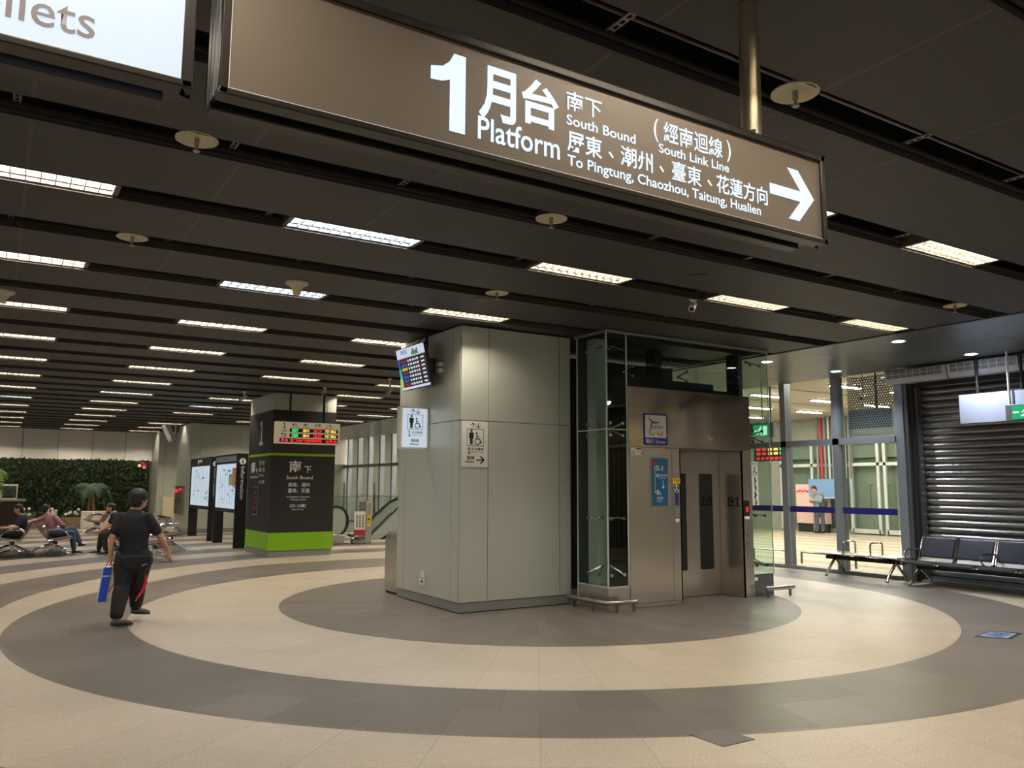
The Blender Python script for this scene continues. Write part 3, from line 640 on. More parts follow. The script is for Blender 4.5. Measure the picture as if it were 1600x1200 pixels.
MB(el).box(8.246, EY, 0.06, 8.41, EY + 0.02, 2.21, 'steel').box(8.39, EY, 0, 8.41, 9.27, 2.21, 'steel').build('side_panel', el)
MB(el).box(9.69, EY, 0, 9.9, EY + 0.02, 2.21, 'steel').box(9.69, EY, 0, 9.71, 9.27, 2.21, 'steel').build('jamb', el)
dr = MB(el).box(8.42, 9.245, 0.012, 9.685, 9.275, 2.21, 'steel').build('door', el)
MB(el).box(8.70, 9.238, 0.40, 8.965, 9.25, 1.86, 'black').build('window', dr); MB(el).box(9.25, 9.238, 0.40, 9.53, 9.25, 1.86, 'darkglass').build('window', dr)
MB(el).box(8.3, 9.25, 0.0, 9.9, 9.4, 0.02, 'steeldark').build('sill', el)
# the shaft behind
mb = MB(el); mb.box(7.42, 9.6, 0, 10.33, 9.64, 2.9, 'blacksoft'); mb.box(7.08, 9.47, 0.3, 7.42, 9.5, 3.8, 'charcoal'); mb.box(7.42, 10.95, 0, 10.35, 11.0, 3.8, 'black')
mb.box(7.44, 9.0, 3.07, 9.9, 9.1, 3.15, 'blacksoft'); mb.box(7.44, 9.9, 3.3, 10.3, 10.0, 3.4, 'charcoal'); mb.box(8.6, 9.5, 2.9, 8.75, 9.7, 3.8, 'blacksoft'); mb.build('shaft_frame', el)
mb = MB(el); mb.box(7.24, 9.25, 0.3, 7.46, 9.45, 3.8, 'escpanel'); mb.box(9.98, 9.05, 0.3, 10.08, 9.3, 3.8, 'steeldark'); mb.build('inner_post', el)
# glass skins
for a, b, z0, z1 in ((7.055, 7.42, 0.31, 2.44), (7.055, 7.42, 2.45, 3.80), (7.425, 9.9, 3.07, 3.80), (9.905, 10.345, 0.34, 2.44), (9.905, 10.345, 2.45, 3.80)):
    MB(el).box(a, EY, z0, b, EY + 0.012, z1, 'glass').build('glass_pane', el)
for z0, z1 in ((0.31, 2.44), (2.45, 3.80)):
    MB(el).box(7.05, EY + 0.014, z0, 7.062, 9.44, z1, 'glass').build('glass_pane', el); MB(el).box(10.335, EY + 0.014, z0, 10.345, 10.95, z1, 'glass').build('glass_pane', el)
for x, y in ((7.05, EY - 0.004), (7.412, EY - 0.004)): MB(el).box(x - 0.006, y, 0.30, x + 0.01, y + 0.016, 3.81, 'glassedge').build('edge_strip', el)
MB(el).box(10.338, EY - 0.002, 0.33, 10.35, EY + 0.01, 3.81, 'glassedge').box(9.9, EY - 0.002, 2.44, 10.35, EY + 0.01, 2.45, 'glassedge').build('edge_strip', el)
mb = MB(el)
mb.box(7.046, 9.44, 0.02, 7.062, 9.456, 3.81, 'glassedge')
mb.box(7.046, EY - 0.004, 0.298, 7.42, EY + 0.012, 0.312, 'glassedge'); mb.box(7.046, EY, 0.298, 7.06, 9.45, 0.312, 'glassedge')
mb.box(7.046, EY - 0.004, 2.438, 7.42, EY + 0.01, 2.452, 'glassedge'); mb.box(7.046, EY, 2.438, 7.06, 9.45, 2.452, 'glassedge'); mb.build('edge_strip', el)
mb = MB(el); mb.box(7.03, EY - 0.02, 3.80, 10.37, EY + 0.02, 3.835, 'plinth'); mb.box(7.03, EY, 3.80, 7.07, 9.5, 3.835, 'plinth'); mb.box(10.33, EY, 3.80, 10.37, 11, 3.835, 'plinth'); mb.build('top_rail', el)
def spider(hub, ends):
    hub = Vector(hub); mb = MB(el); mb.ell(hub, 0.022, 'chrome', 8, 6)
    for e in ends:
        e = Vector(e); mb.tube([hub, hub.lerp(e, 0.5) + Vector((0, 0, 0.006)), e], [0.016, 0.010, 0.012], 'tubesteel', 6); nrm = X if abs(e.x - 7.075) < 0.02 else Y
        mb.tube([e - nrm * 0.012, e + nrm * 0.012], 0.024, 'chrome', 10)
    mb.build('glass_fitting', el)
for z, dz in ((0.56, (-0.10,)), (1.22, (0,)), (2.45, (-0.085, 0.085)), (3.66, (-0.08,))):
    spider((7.24, 9.12, z), [(7.075, 9.12 + s, z + q) for s in (-0.12, 0.12) for q in dz]); spider((7.24, 8.94, z), [(7.24 + s, EY + 0.024, z + q) for s in (-0.11, 0.11) for q in dz])
    spider((10.08, 8.98, z), [(10.08 + s, EY + 0.024, z + q) for s in (-0.09, 0.12) for q in dz])
for x in (7.55, 8.6, 9.7): spider((x, 8.98, 3.3), [(x, EY + 0.024, 3.22), (x, EY + 0.024, 3.36)])
# header arrow, floor mark, call panel
fh = south(EY - 0.003); mb = MB(el); mb.stroke(fh, [(9.036, 2.36), (9.036, 2.475)], 0.012, 0, 0.003, 'white'); mb.stroke(fh, [(8.99, 2.40), (9.036, 2.352), (9.082, 2.40)], 0.018, 0, 0.003, 'white'); mb.build('down_arrow', el)
lettering('B1', 'black', el, west(9.688), (-9.06, 1.36, -8.83, 1.50), 0.03, 0.002)
cp = MB(el).box(9.70, EY - 0.004, 1.22, 9.83, EY, 1.45, 'black').build('indicator', el)
lettering('8', 'redglow', el, south(EY - 0.005), (9.75, 1.28, 9.80, 1.36), 0.0, 0.003)
mb = MB(el); mb.box(9.72, EY - 0.005, 1.17, 9.83, EY, 1.215, 'white'); mb.build('sticker', el)
for z in (1.03, 0.93, 0.80): MB(el).tube([(9.775, EY - 0.008, z), (9.775, EY + 0.004, z)], 0.022, 'chrome', 12).build('call_button', el)

# signs on the elevator
t = thing('elevator_sign', (7.94, EY - 0.01, 2.24), 'blue framed white elevator sign with a tourism emblem on the header panel', 'sign'); f = south(EY - 0.003)
MB(t).rrect(f, 7.715, 2.245, 8.16, 2.70, 0.025, 0, 0.006, 'bluesign').build('plate', t); MB(t).fbox(f, 7.738, 2.352, 8.137, 2.675, 0.006, 0.008, 'white').build('white_field', t)
mb = MB(t)
mb.prism(f, [(7.80, 2.645), (7.835, 2.615), (7.88, 2.59), (7.94, 2.58), (8.03, 2.585), (7.98, 2.562), (7.92, 2.552), (7.87, 2.562), (7.83, 2.592), (7.805, 2.62)], 0.008, 0.010, 'skyblue'); mb.stroke(f, [(7.862, 2.57), (7.848, 2.52), (7.835, 2.47)], 0.022, 0.008, 0.010, 'skyblue')
mb.ring(f, (7.865, 2.44), 0.04, 0.056, 2.6, 5.9, 0.008, 0.010, 'olive', 14); mb.ring(f, (8.02, 2.44), 0.04, 0.056, 3.3, 6.2, 0.008, 0.010, 'orange', 14); mb.build('emblem', t)
for i, (ch, c) in enumerate(zip('AIWAN', ('orange', 'red', 'purple', 'red', 'olive'))): lettering(ch, c, t, f, (7.87 + i * 0.042, 2.478, 7.905 + i * 0.042 - (0.02 if ch == 'I' else 0), 2.53), 0.03, 0.0105)
lettering('電梯', 'white', t, f, (7.745, 2.268, 7.90, 2.335), 0.014, 0.008); lettering('Elevator', 'white', t, f, (7.935, 2.272, 8.13, 2.325), 0.0, 0.008)
t = thing('floor_guide', (8.0, EY - 0.01, 1.37), 'tall teal floor guide with B1 and B2 on the steel panel beside the elevator door', 'sign')
MB(t).rrect(f, 7.825, 1.37, 8.165, 2.075, 0.04, 0, 0.005, 'plinth').build('rim', t); MB(t).rrect(f, 7.84, 1.385, 8.15, 2.06, 0.033, 0.005, 0.007, 'tealsign').build('plate', t)
lettering('B', 'cream', t, f, (7.93, 1.885, 7.985, 1.96), 0.02, 0.009); lettering('1', 'cream', t, f, (7.992, 1.885, 8.01, 1.93), 0.02, 0.009, 'h')
lettering('車站大廳', 'white', t, f, (7.99, 1.80, 8.14, 1.84), 0.0, 0.009); lettering('Main hall', 'white', t, f, (7.99, 1.77, 8.10, 1.792), 0.0, 0.009)
lettering('B', 'white', t, f, (7.935, 1.545, 7.985, 1.612), 0.02, 0.009); lettering('2', 'white', t, f, (7.995, 1.545, 8.02, 1.585), 0.02, 0.009)
lettering('月台層', 'white', t, f, (7.935, 1.475, 8.045, 1.52), 0.0, 0.009); lettering('Platform', 'white', t, f, (7.935, 1.445, 8.035, 1.465), 0.0, 0.009)
mb = MB(t); mb.disc(f, (7.885, 1.99), 0.036, 0.007, 0.009, 'red'); mb.stroke(f, [(7.905, 1.93), (7.905, 1.58)], 0.006, 0.007, 0.009, 'white'); mb.disc(f, (7.905, 1.93), 0.012, 0.007, 0.009, 'white'); mb.disc(f, (7.905, 1.58), 0.012, 0.007, 0.009, 'white')
mb.stroke(f, [(8.06, 1.745), (8.06, 1.64)], 0.008, 0.007, 0.009, 'white'); mb.stroke(f, [(8.04, 1.665), (8.06, 1.635), (8.08, 1.665)], 0.010, 0.007, 0.009, 'white')
mb.disc(f, (8.045, 1.95), 0.011, 0.007, 0.009, 'cream'); mb.prism(f, [(8.03, 1.935), (8.06, 1.935), (8.055, 1.885), (8.035, 1.885)], 0.007, 0.009, 'cream'); mb.ring(f, (7.955, 1.815), 0.012, 0.024, 0, 2 * PI, 0.007, 0.009, 'white', 14); mb.build('route_marks', t)
t = thing('number_plate', (8.32, EY - 0.01, 1.70), 'small yellow number plate beside the elevator door', 'plate'); MB(t).fbox(f, 8.255, 1.70, 8.395, 1.78, 0, 0.005, 'yellow').build('plate', t)
for i, ch in enumerate('T07'): lettering(ch, 'ink', t, f, (8.275 + i * 0.038, 1.718, 8.303 + i * 0.038, 1.762), 0.03, 0.007)
t = thing('access_strip', (8.32, EY - 0.01, 1.27), 'blue wheelchair strip with a braille plate under the yellow number plate', 'sign')
MB(t).fbox(f, 8.295, 1.40, 8.355, 1.66, 0, 0.004, 'bluesign').build('strip', t)
mb = MB(t); mb.disc(f, (8.318, 1.675), 0.011, 0, 0.005, 'white'); mb.stroke(f, [(8.318, 1.66), (8.322, 1.615), (8.35, 1.615), (8.36, 1.59)], 0.011, 0, 0.005, 'white'); mb.ring(f, (8.325, 1.605), 0.026, 0.034, 2.0, 6.0, 0, 0.005, 'white', 12); mb.build('wheelchair_symbol', t)
MB(t).rrect(f, 8.29, 1.22, 8.365, 1.375, 0.012, 0, 0.006, 'plinth').build('braille_plate', t); MB(t).fbox(f, 8.292, 1.155, 8.362, 1.205, 0, 0.004, 'white').build('sticker', t)
t = thing('warning_sticker', (7.55, EY - 0.01, 2.1), 'white warning sticker with a triangle at the top corner of the steel panel', 'sticker')
MB(t).fbox(f, 7.47, 2.095, 7.665, 2.205, 0, 0.003, 'offwhite').build('sheet', t); mb = MB(t)
for p, q in (((7.49, 2.115), (7.55, 2.115)), ((7.55, 2.115), (7.52, 2.17)), ((7.52, 2.17), (7.49, 2.115))): mb.stroke(f, [p, q], 0.007, 0.003, 0.005, 'ink')
mb.fbox(f, 7.56, 2.175, 7.655, 2.2, 0.003, 0.005, 'red')
for i in range(4): mb.fbox(f, 7.575, 2.115 + i * 0.014, 7.65, 2.12 + i * 0.014, 0.003, 0.004, 'grille')
mb.build('marks', t)
t = thing('priority_strip', (9.97, EY - 0.01, 1.37), 'tall white strip of priority pictograms on the elevator glass', 'sign')
MB(t).fbox(f, 9.905, 1.38, 10.045, 2.055, 0, 0.004, 'white').build('sheet', t); lettering('優先搭乘', 'ink', t, f, (9.912, 2.005, 10.038, 2.035), 0.0, 0.006)
mb = MB(t); mb.fbox(f, 9.91, 1.985, 10.04, 1.99, 0.004, 0.006, 'ink')
mb.disc(f, (9.965, 1.955), 0.014, 0.004, 0.006, 'ink'); mb.stroke(f, [(9.965, 1.94), (9.968, 1.89), (10.0, 1.89), (10.01, 1.86)], 0.016, 0.004, 0.006, 'ink'); mb.ring(f, (9.97, 1.875), 0.034, 0.044, 2.0, 6.0, 0.004, 0.006, 'ink', 12)
for i, z in enumerate((1.80, 1.69, 1.58, 1.46)):
    mb.disc(f, (9.965 + 0.012 * (i % 2), z), 0.015, 0.004, 0.006, 'ink'); mb.stroke(f, [(9.968, z - 0.015), (9.975, z - 0.045), (9.96 + 0.02 * (i % 2), z - 0.085)], 0.024 if i != 2 else 0.036, 0.004, 0.006, 'ink'); mb.stroke(f, [(9.98, z - 0.03), (10.01, z - 0.05)], 0.011, 0.004, 0.006, 'ink')
mb.build('pictograms', t)
t = thing('base_sticker', (9.95, EY, 0.25), 'small white sticker on the dark elevator base below the glass', 'sticker'); MB(t).fbox(south(EY + 0.018), 9.91, 0.235, 9.99, 0.285, 0, 0.003, 'white').build('sheet', t)

def kick_rail(path, legs, lab):
    t = thing('kick_rail', (path[0][0], path[0][1], 0), lab, 'rail'); MB(t).tube(path, 0.034, 'tubesteel', 12).build('rail_tube', t)
    for x, y in legs: MB(t).box(x - 0.02, y - 0.01, 0, x + 0.02, y + 0.01, 0.125, 'steeldark').build('leg', t)
kick_rail([(6.86, 9.42, 0.13), (6.9, 8.66, 0.13), (6.95, 8.6, 0.13), (7.36, 8.57, 0.13)], [(6.87, 9.3), (6.89, 8.9), (7.05, 8.595), (7.33, 8.575)], 'low steel bumper rail around the glass corner beside the steel column')
kick_rail([(9.98, 8.62, 0.13), (10.58, 8.60, 0.13)], [(10.02, 8.62), (10.5, 8.605)], 'low steel bumper rail before the dark base beyond the elevator door')
# ================================================================== SHUTTER CORNER
t = thing('roller_shutter', (14.3, 5.5, 0), 'closed steel roller shutter with glossy curved slats behind the cushioned bench', 'shutter')
prof = []
pit = 0.125
for i in range(31):
    z = 0.10 + i * pit
    prof += [(0.0, z), (-0.012, z + 0.008), (-0.034, z + 0.035), (-0.042, z + 0.062), (-0.034, z + 0.09), (-0.012, z + 0.115)]
prof = prof + [(0.05, 0.10 + 31 * pit), (0.05, 0.10)]
MB(t).sweep(prof, (14.33, 8.62, 0), -Y, X, Z, 6.4, 'shuttersteel', True).build('slat_curtain', t)
MB(t).box(14.24, 2.22, 0, 14.4, 8.62, 0.10, 'steeldark').build('bottom_bar', t)
mb = MB(t); mb.box(14.02, 8.80, 0, 14.25, 8.965, 3.56, 'mullion'); mb.box(14.04, 8.72, 0, 14.3, 8.80, 3.56, 'steeldark'); mb.box(14.10, 8.66, 0, 14.36, 8.715, 3.56, 'rail'); mb.box(14.16, 8.60, 0, 14.28, 8.655, 3.5, 'steeldark'); mb.build('guide_rail', t)
MB(t).box(14.1, 2.2, 3.5, 14.45, 8.6, 3.85, 'blacksoft').build('hood', t)
struct(MB().box(14.45, 2.0, 0, 14.6, 8.97, 5, 'farpanel').build('wall_shutter'))
mb = MB().box(14.35, -6, 0, 14.5, 2.0, 3.85, 'cream')  # unseen striped bright wall, added for the elevator steel to reflect
for i in range(40): mb.box(14.28, -5.9 + i * 0.2, 0, 14.35, -5.84 + i * 0.2, 3.85, 'rail')
struct(mb.build('wall_slatted_added'))
for y in (1.2, -0.6):  # out-of-view lamps added to brighten the slatted wall for that reflection
    downlight((13.2, y, CZ), False, 'added unseen warm downlight for the slatted reflection wall past the shutter, %s' % ('near its end' if y > 0 else 'farther along'), 260, 3.05)
struct(MB().box(13.96, 2.2, 0, 14.2, 8.58, 0.045, 'plinth').build('trim_3'))
def air_curtain(y1, label):
    t = thing('air_curtain', (14.0, y1 - 0.59, 3.57), label, 'air curtain', 'air curtains over the roller shutter'); L = 1.17
    prof = [(13.93, 3.83), (13.89, 3.80), (13.91, 3.645), (13.96, 3.57), (14.09, 3.56), (14.09, 3.83)]
    MB(t).sweep(prof, (0, y1, 0), -Y, X, Z, L, 'aircurtain').build('casing', t, 0.006)
    fr = Frame((13.896, y1, 3.655), -Y, Vector((-0.1, 0, 0.99)))
    MB(t).fbox(fr, 0.05, 0.005, L - 0.05, 0.135, -0.002, 0.004, 'grille').build('intake_grille', t)
    mb = MB(t)
    for q in range(9): mb.fbox(fr, 0.05 + q * (L - 0.1) / 8 - 0.004, 0.005, 0.05 + q * (L - 0.1) / 8 + 0.004, 0.135, 0.004, 0.008, 'white')
    mb.fbox(fr, 0.05, 0.068, L - 0.05, 0.074, 0.004, 0.008, 'white'); mb.build('grille_bars', t)
for y, l in ((9.06, 'grey air curtain unit at the glass wall end over the shutter'), (7.86, 'grey air curtain unit second from the glass wall, over the blank white panel'), (6.66, 'grey air curtain unit over the green exit sign')): air_curtain(y, l)
f = west(13.8)
t = thing('blank_panel', (13.8, 7.19, 2.74), 'blank white box sign hung from a black post before the shutter', 'sign')
MB(t).fbox(f, -7.63, 2.74, -6.76, 3.23, -0.14, 0, 'panelbox').build('box', t, 0.006); MB(t).tube([(13.85, 7.33, 3.22), (13.85, 7.33, CZ)], 0.024, 'black', 10).build('post', t)
t = thing('blank_panel', (13.8, 6.3, 2.74), 'second blank white box sign, behind the green exit sign', 'sign')
MB(t).fbox(f, -6.72, 2.74, -5.86, 3.23, -0.14, 0, 'panelbox').build('box', t, 0.006); MB(t).tube([(13.85, 6.62, 3.22), (13.85, 6.62, CZ)], 0.024, 'black', 10).build('post', t)
def exit_sign(loc, fr, w_, h_, lab, pole):
    t = thing('exit_sign', loc, lab, 'sign')
    MB(t).fbox(fr, -0.10, -0.02, w_ + 0.10, h_ + 0.02, -0.08, -0.002, 'grille').build('case', t, 0.006); MB(t).fbox(fr, 0, 0, w_, h_, -0.004, 0.003, 'exitgreen').build('face', t)
    mb = MB(t); s = h_ / 0.24; q = lambda x, y: (w_ * 0.42 + x * s, y * s)
    mb.fbox(fr, w_ * 0.62, 0.03 * s, w_ * 0.62 + 0.10 * s, 0.21 * s, 0.003, 0.005, 'exitwhite')
    mb.disc(fr, q(0.025, 0.19), 0.02 * s, 0.003, 0.006, 'exitwhite'); mb.stroke(fr, [q(0.01, 0.165), q(-0.01, 0.10), q(0.045, 0.075), q(0.04, 0.03)], 0.03 * s, 0.003, 0.006, 'exitwhite'); mb.stroke(fr, [q(-0.01, 0.105), q(-0.045, 0.06), q(-0.08, 0.06)], 0.024 * s, 0.003, 0.006, 'exitwhite')
    mb.stroke(fr, [q(-0.06, 0.115), q(-0.03, 0.15), q(0.03, 0.15), q(0.06, 0.12)], 0.018 * s, 0.003, 0.006, 'exitwhite'); mb.stroke(fr, [(w_ * 0.05, 0.12 * s), (w_ * 0.2, 0.12 * s)], 0.03 * s, 0.003, 0.006, 'exitwhite'); mb.build('running_figure', t)
    for p in pole: MB(t).tube([p, (p[0], p[1], CZ)], 0.018, 'white', 10).build('pole', t)
exit_sign((13.6, 6.4, 2.72), Frame((13.55, 6.66, 2.74), -Y, Z), 0.5, 0.22, 'green emergency exit sign on a white pole in front of the blank panels', [(13.59, 6.70, 2.96), (13.59, 6.2, 2.96)])
exit_sign((13.2, 11.3, 2.66), Frame((13.1, 11.52, 2.68), -Y, Z), 0.42, 0.24, 'green exit sign seen through the elevator glass', [(13.14, 11.3, 2.94)])

def arm_loop(mb, x0, x1, y, z0, z1, r=0.014, m='chrome'):
    mb.tube([(x0, y, z0), (x0, y, z1 - 0.05), (x0 + 0.015, y, z1 - 0.015), (x0 + 0.05, y, z1), (x1 - 0.05, y, z1), (x1 - 0.015, y, z1 - 0.015), (x1, y, z1 - 0.05), (x1, y, z0)], r, m, 8)
def splay_leg(t, x, y, zt, spread=0.29, m='tubesteel'):
    lg = MB(t).tube([(x, y, zt), (x - 0.06, y, zt - 0.06), (x - spread * 0.8, y, 0.10), (x - spread, y, 0.01)], [0.026, 0.028, 0.022, 0.022], m, 8).tube([(x, y, zt), (x + 0.06, y, zt - 0.06), (x + spread * 0.8, y, 0.10), (x + spread, y, 0.01)], [0.026, 0.028, 0.022, 0.022], m, 8).build('leg', t)
    for s in (-1, 1): MB(t).lathe((x + s * spread, y, 0), [(0.028, 0), (0.028, 0.012), (0.02, 0.02)], 'rubber', 10).build('foot', lg)
# bench without backs
t = thing('backless_bench', (13.7, 9.5, 0), 'backless perforated steel bench with two loop arms in front of the glass wall', 'bench')
MB(t).box(13.66, 8.72, 0.30, 13.74, 10.32, 0.37, 'blacksoft').build('beam', t)
for i in range(3):
    y0 = 10.34 - i * 0.56; MB(t).sweep([(13.43, 0.425), (13.45, 0.44), (13.7, 0.43), (13.93, 0.445), (13.95, 0.43), (13.95, 0.405), (13.7, 0.405), (13.43, 0.41)], (0, y0, 0), -Y, X, Z, 0.53, 'seatmetal').build('seat', t)
    MB(t).prism(Frame((0, y0 - 0.2, 0), X, Z), [(13.5, 0.405), (13.9, 0.405), (13.76, 0.34), (13.64, 0.34)], -0.03, 0.03, 'blacksoft').build('seat_bracket', t)
for y in (9.785, 9.225):
    mb = MB(t); arm_loop(mb, 13.47, 13.83, y, 0.41, 0.66, 0.016, 'tubesteel'); mb.build('arm', t)
splay_leg(t, 13.72, 10.15, 0.33); splay_leg(t, 13.66, 8.86, 0.33)
# cushioned bench
t = thing('cushioned_bench', (13.75, 7.3, 0), 'steel waiting bench with dark navy cushioned backs in front of the roller shutter', 'bench')
MB(t).box(13.62, 5.7, 0.27, 13.70, 8.45, 0.34, 'blacksoft').build('beam', t)
for i in range(4):
    y0 = 8.50 - i * 0.645; L = 0.60
    st = MB(t).sweep([(13.22, 0.375), (13.25, 0.40), (13.5, 0.385), (13.72, 0.375), (13.80, 0.40), (13.97, 0.80), (13.99, 0.80), (13.83, 0.39), (13.73, 0.345), (13.26, 0.365)], (0, y0, 0), -Y, X, Z, L, 'seatmetal').build('seat_shell', t)
    MB(t).sweep([(13.815, 0.475), (13.935, 0.79), (13.965, 0.80), (13.965, 0.785), (13.85, 0.475)], (-0.012, y0 - 0.015, 0), -Y, X, Z, L - 0.03, 'cushion').build('back_cushion', st, 0.014)['label'] = 'dark navy back cushion'
    MB(t).sweep([(13.21, 0.385), (13.23, 0.425), (13.5, 0.412), (13.72, 0.402), (13.74, 0.39), (13.5, 0.388), (13.26, 0.395)], (0, y0 - 0.015, 0), -Y, X, Z, L - 0.03, 'black').build('seat_cushion', st, 0.008)
    for yy in (y0 + 0.004, y0 - L - 0.004): MB(t).tube([(13.75, yy, 0.36), (13.80, yy, 0.42), (13.97, yy, 0.82)], 0.016, 'chrome', 8).build('back_rail', t)
for y in (8.52, 8.52 - 1.30, 8.52 - 2.6): MB(t).tube([(13.86, y, 0.58), (13.60, y, 0.60), (13.46, y, 0.585), (13.40, y, 0.54), (13.42, y, 0.47), (13.50, y, 0.41)], 0.018, 'chrome', 8).build('arm', t)
for y in (8.42, 6.35): splay_leg(t, 13.68, y, 0.30, 0.34)

# floor marks
t = thing('floor_pictogram', (9.71, 5.11, 0), 'bright blue glowing pictogram panel set in the dark floor ring', 'floor sign'); f = ground(0.0)
MB(t).prism(f, [(9.40, 5.20), (9.60, 4.90), (10.14, 5.03), (9.95, 5.30)], 0, 0.002, 'blacksoft').build('rim', t)
MB(t).prism(f, [(9.50, 5.20), (9.62, 4.95), (10.02, 5.05), (9.90, 5.27)], 0.002, 0.004, 'floorpale').build('panel', t)
mb = MB(t)
for i in range(3): mb.fbox(f, 9.62 + i * 0.11, 5.00 + i * 0.02, 9.68 + i * 0.11, 5.20 + i * 0.02, 0.004, 0.005, 'bluesign')
mb.fbox(f, 9.60, 5.1, 9.92, 5.125, 0.005, 0.006, 'bluesign'); mb.build('symbol', t)
t = thing('floor_hatch', (4.2, 4.04, 0), 'plain square inspection cover in the floor at the rim of the dark ring', 'hatch')
MB(t).box(4.055, 3.895, 0, 4.355, 4.205, 0.0015, 'ink').build('gap', t); MB(t).box(4.061, 3.901, 0, 4.349, 4.199, 0.003, 'concrete').build('cover', t)

# ---- things in the hall behind the glass
t = thing('advert_case', (25.5, 19.8, 0), 'pale pink standing box with red lights behind the glass wall', 'display'); f = west(26.13)
MB(t).box(26.14, 19.6, 0.32, 26.38, 20.98, 1.79, 'pinkbox').build('body', t, 0.01); MB(t).box(26.16, 19.65, 0, 26.36, 20.93, 0.32, 'blacksoft').build('base', t)
mb = MB(t)
for i in range(5): mb.disc(f, (-20.88 + i * 0.11, 1.52 + 0.03 * (i % 2)), 0.045, 0, 0.01, 'redglow', 10)
mb.build('red_light', t)
t = thing('lit_board', (25.9, 19.3, 1.3), 'pale blue lit board on legs behind the standing person', 'board'); MB(t).box(26.04, 18.7, 1.30, 26.1, 20.3, 1.98, 'mapblue').box(26.03, 18.68, 1.27, 26.1, 20.32, 1.31, 'lightpanel').build('panel', t)
for y in (18.8, 20.1): MB(t).box(26.02, y - 0.03, 0, 26.08, y + 0.03, 1.3, 'grille').build('leg', t)
t = thing('pipe_screen', (26.0, 18.6, 2.0), 'tall screen of thin grey pipes with one red pipe, over the lit board', 'screen')
for i in range(9): MB(t).tube([(26.32, 20.05 - i * 0.17, 2.0), (26.32, 20.05 - i * 0.17, 4.3)], 0.045, 'red' if i == 1 else ('doorframe' if i % 2 else 'grille'), 8).build('pipe', t)
t = thing('led_board', (17, 14.4, 2.35), 'small departure display glowing red and green behind the elevator glass', 'display')
MB(t).box(17.0, 13.9, 2.34, 17.12, 14.95, 2.74, 'black').build('case', t); f = west(16.995); mb = MB(t)
for i, c in enumerate(('led_red', 'led_red', 'led_amber', 'led_amber', 'led_green')):
    for j in range(2): mb.fbox(f, -14.85 + i * 0.19, 2.50 + j * 0.11, -14.72 + i * 0.19, 2.57 + j * 0.11, 0, 0.006, c)
for i in range(6): mb.fbox(f, -14.85 + i * 0.15, 2.38, -14.75 + i * 0.15, 2.44, 0, 0.006, 'led_red')
mb.build('led_text', t); MB(t).tube([(17.06, 14.4, 2.74), (17.06, 14.4, 4.3)], 0.03, 'black', 8).build('post', t)
t = thing('mesh_screen', (14.35, 9.6, 2.66), 'perforated metal screen hung in the top pane beside the shutter', 'screen')
MB(t).box(14.32, 9.02, 2.68, 14.325, 10.15, 3.84, 'screenmesh').build('mesh_sheet', t); MB(t).box(14.31, 9.02, 2.665, 14.34, 10.15, 2.69, 'mullion').build('rim', t)
t = thing('hanging_monitor', (15.5, 10.45, 2.95), 'dark monitor hung in the hall behind the perforated screen', 'monitor')
MB(t).box(15.45, 10.0, 2.9, 15.56, 10.95, 3.3, 'black').build('casing', t, 0.01); MB(t).tube([(15.5, 10.3, 3.3), (15.5, 10.3, 4.3)], 0.03, 'black', 8).build('post', t)
cctv((15.2, 10.4, 4.3), (-0.7, -0.3, -0.4), 'white camera in the hall behind the perforated screen', 0.72)

# ================================================================== GREEN AND BLACK COLUMN
t = thing('platform_column', (6.17, 20.25, 0), 'square column wrapped in black and lime green with south bound lettering', 'column')
cx0, cx1, cy0, cy1 = 5.40, 6.95, 19.2, 21.27
MB(t).box(cx0 + 0.02, cy0 + 0.02, 0, cx1 - 0.02, cy1 - 0.02, 0.14, 'plinth').build('baseboard', t)
MB(t).box(cx0, cy0, 0.145, cx1, cy1, 0.555, 'lime').build('green_band', t); MB(t).box(cx0, cy0, 0.555, cx1, cy1, 2.355, 'charcoal').build('wrap', t)
MB(t).box(cx0 - 0.002, cy0 - 0.002, 2.355, cx1 + 0.002, cy1, 2.41, 'lime').build('green_stripe', t); MB(t).box(cx0, cy0, 2.41, cx1, cy1, 3.43, 'charcoal').build('wrap', t)
for a, b in ((cx0, 5.60), (5.604, 6.72), (6.724, cx1)): MB(t).box(a, cy0 + 0.01, 3.435, b, cy0 + 0.03, CZ - 0.005, 'panelmetal').build('cladding_panel', t)
MB(t).box(cx0 + 0.01, cy0 + 0.032, 3.435, cx1, cy1, CZ - 0.005, 'panelmetal').build('cladding_panel', t)
f = south(cy0 - 0.002); T = lambda s, r, b=0.0, fr=None, d=0.004: lettering(s, 'white', t, fr or f, r, b, d)
T('南', (5.83, 2.02 - 0.06, 6.12, 2.02 + 0.22), 0.02); T('下', (6.19, 1.95, 6.37, 2.11), 0.008); T('South Bound', (5.77, 1.80, 6.41, 1.885), 0.012)
T('屏東、潮州', (5.82, 1.62, 6.34, 1.72), 0.008); T('臺東、花蓮', (5.82, 1.48, 6.34, 1.585), 0.008); T('To Pingtung, Chaozhou,', (5.78, 1.36, 6.36, 1.405), 0.01); T('Taitung, Hualien', (5.88, 1.295, 6.27, 1.34), 0.01)
T('(13~15車)', (5.88, 1.13, 6.26, 1.215), 0.008); T('(Car 13~15)', (5.93, 1.07, 6.20, 1.112), 0.012)
g = west(cx0 - 0.002); lettering('1', 'white', t, g, (-20.3, 2.62, -19.95, 3.22), 0.012, 0.004, 'h', 'c')
T('南', (-20.95, 1.95, -20.55, 2.23), 0.02, g); T('下', (-20.52, 1.93, -20.34, 2.05), 0.008, g); T('South Bound', (-20.98, 1.83, -20.3, 1.89), 0.012, g)
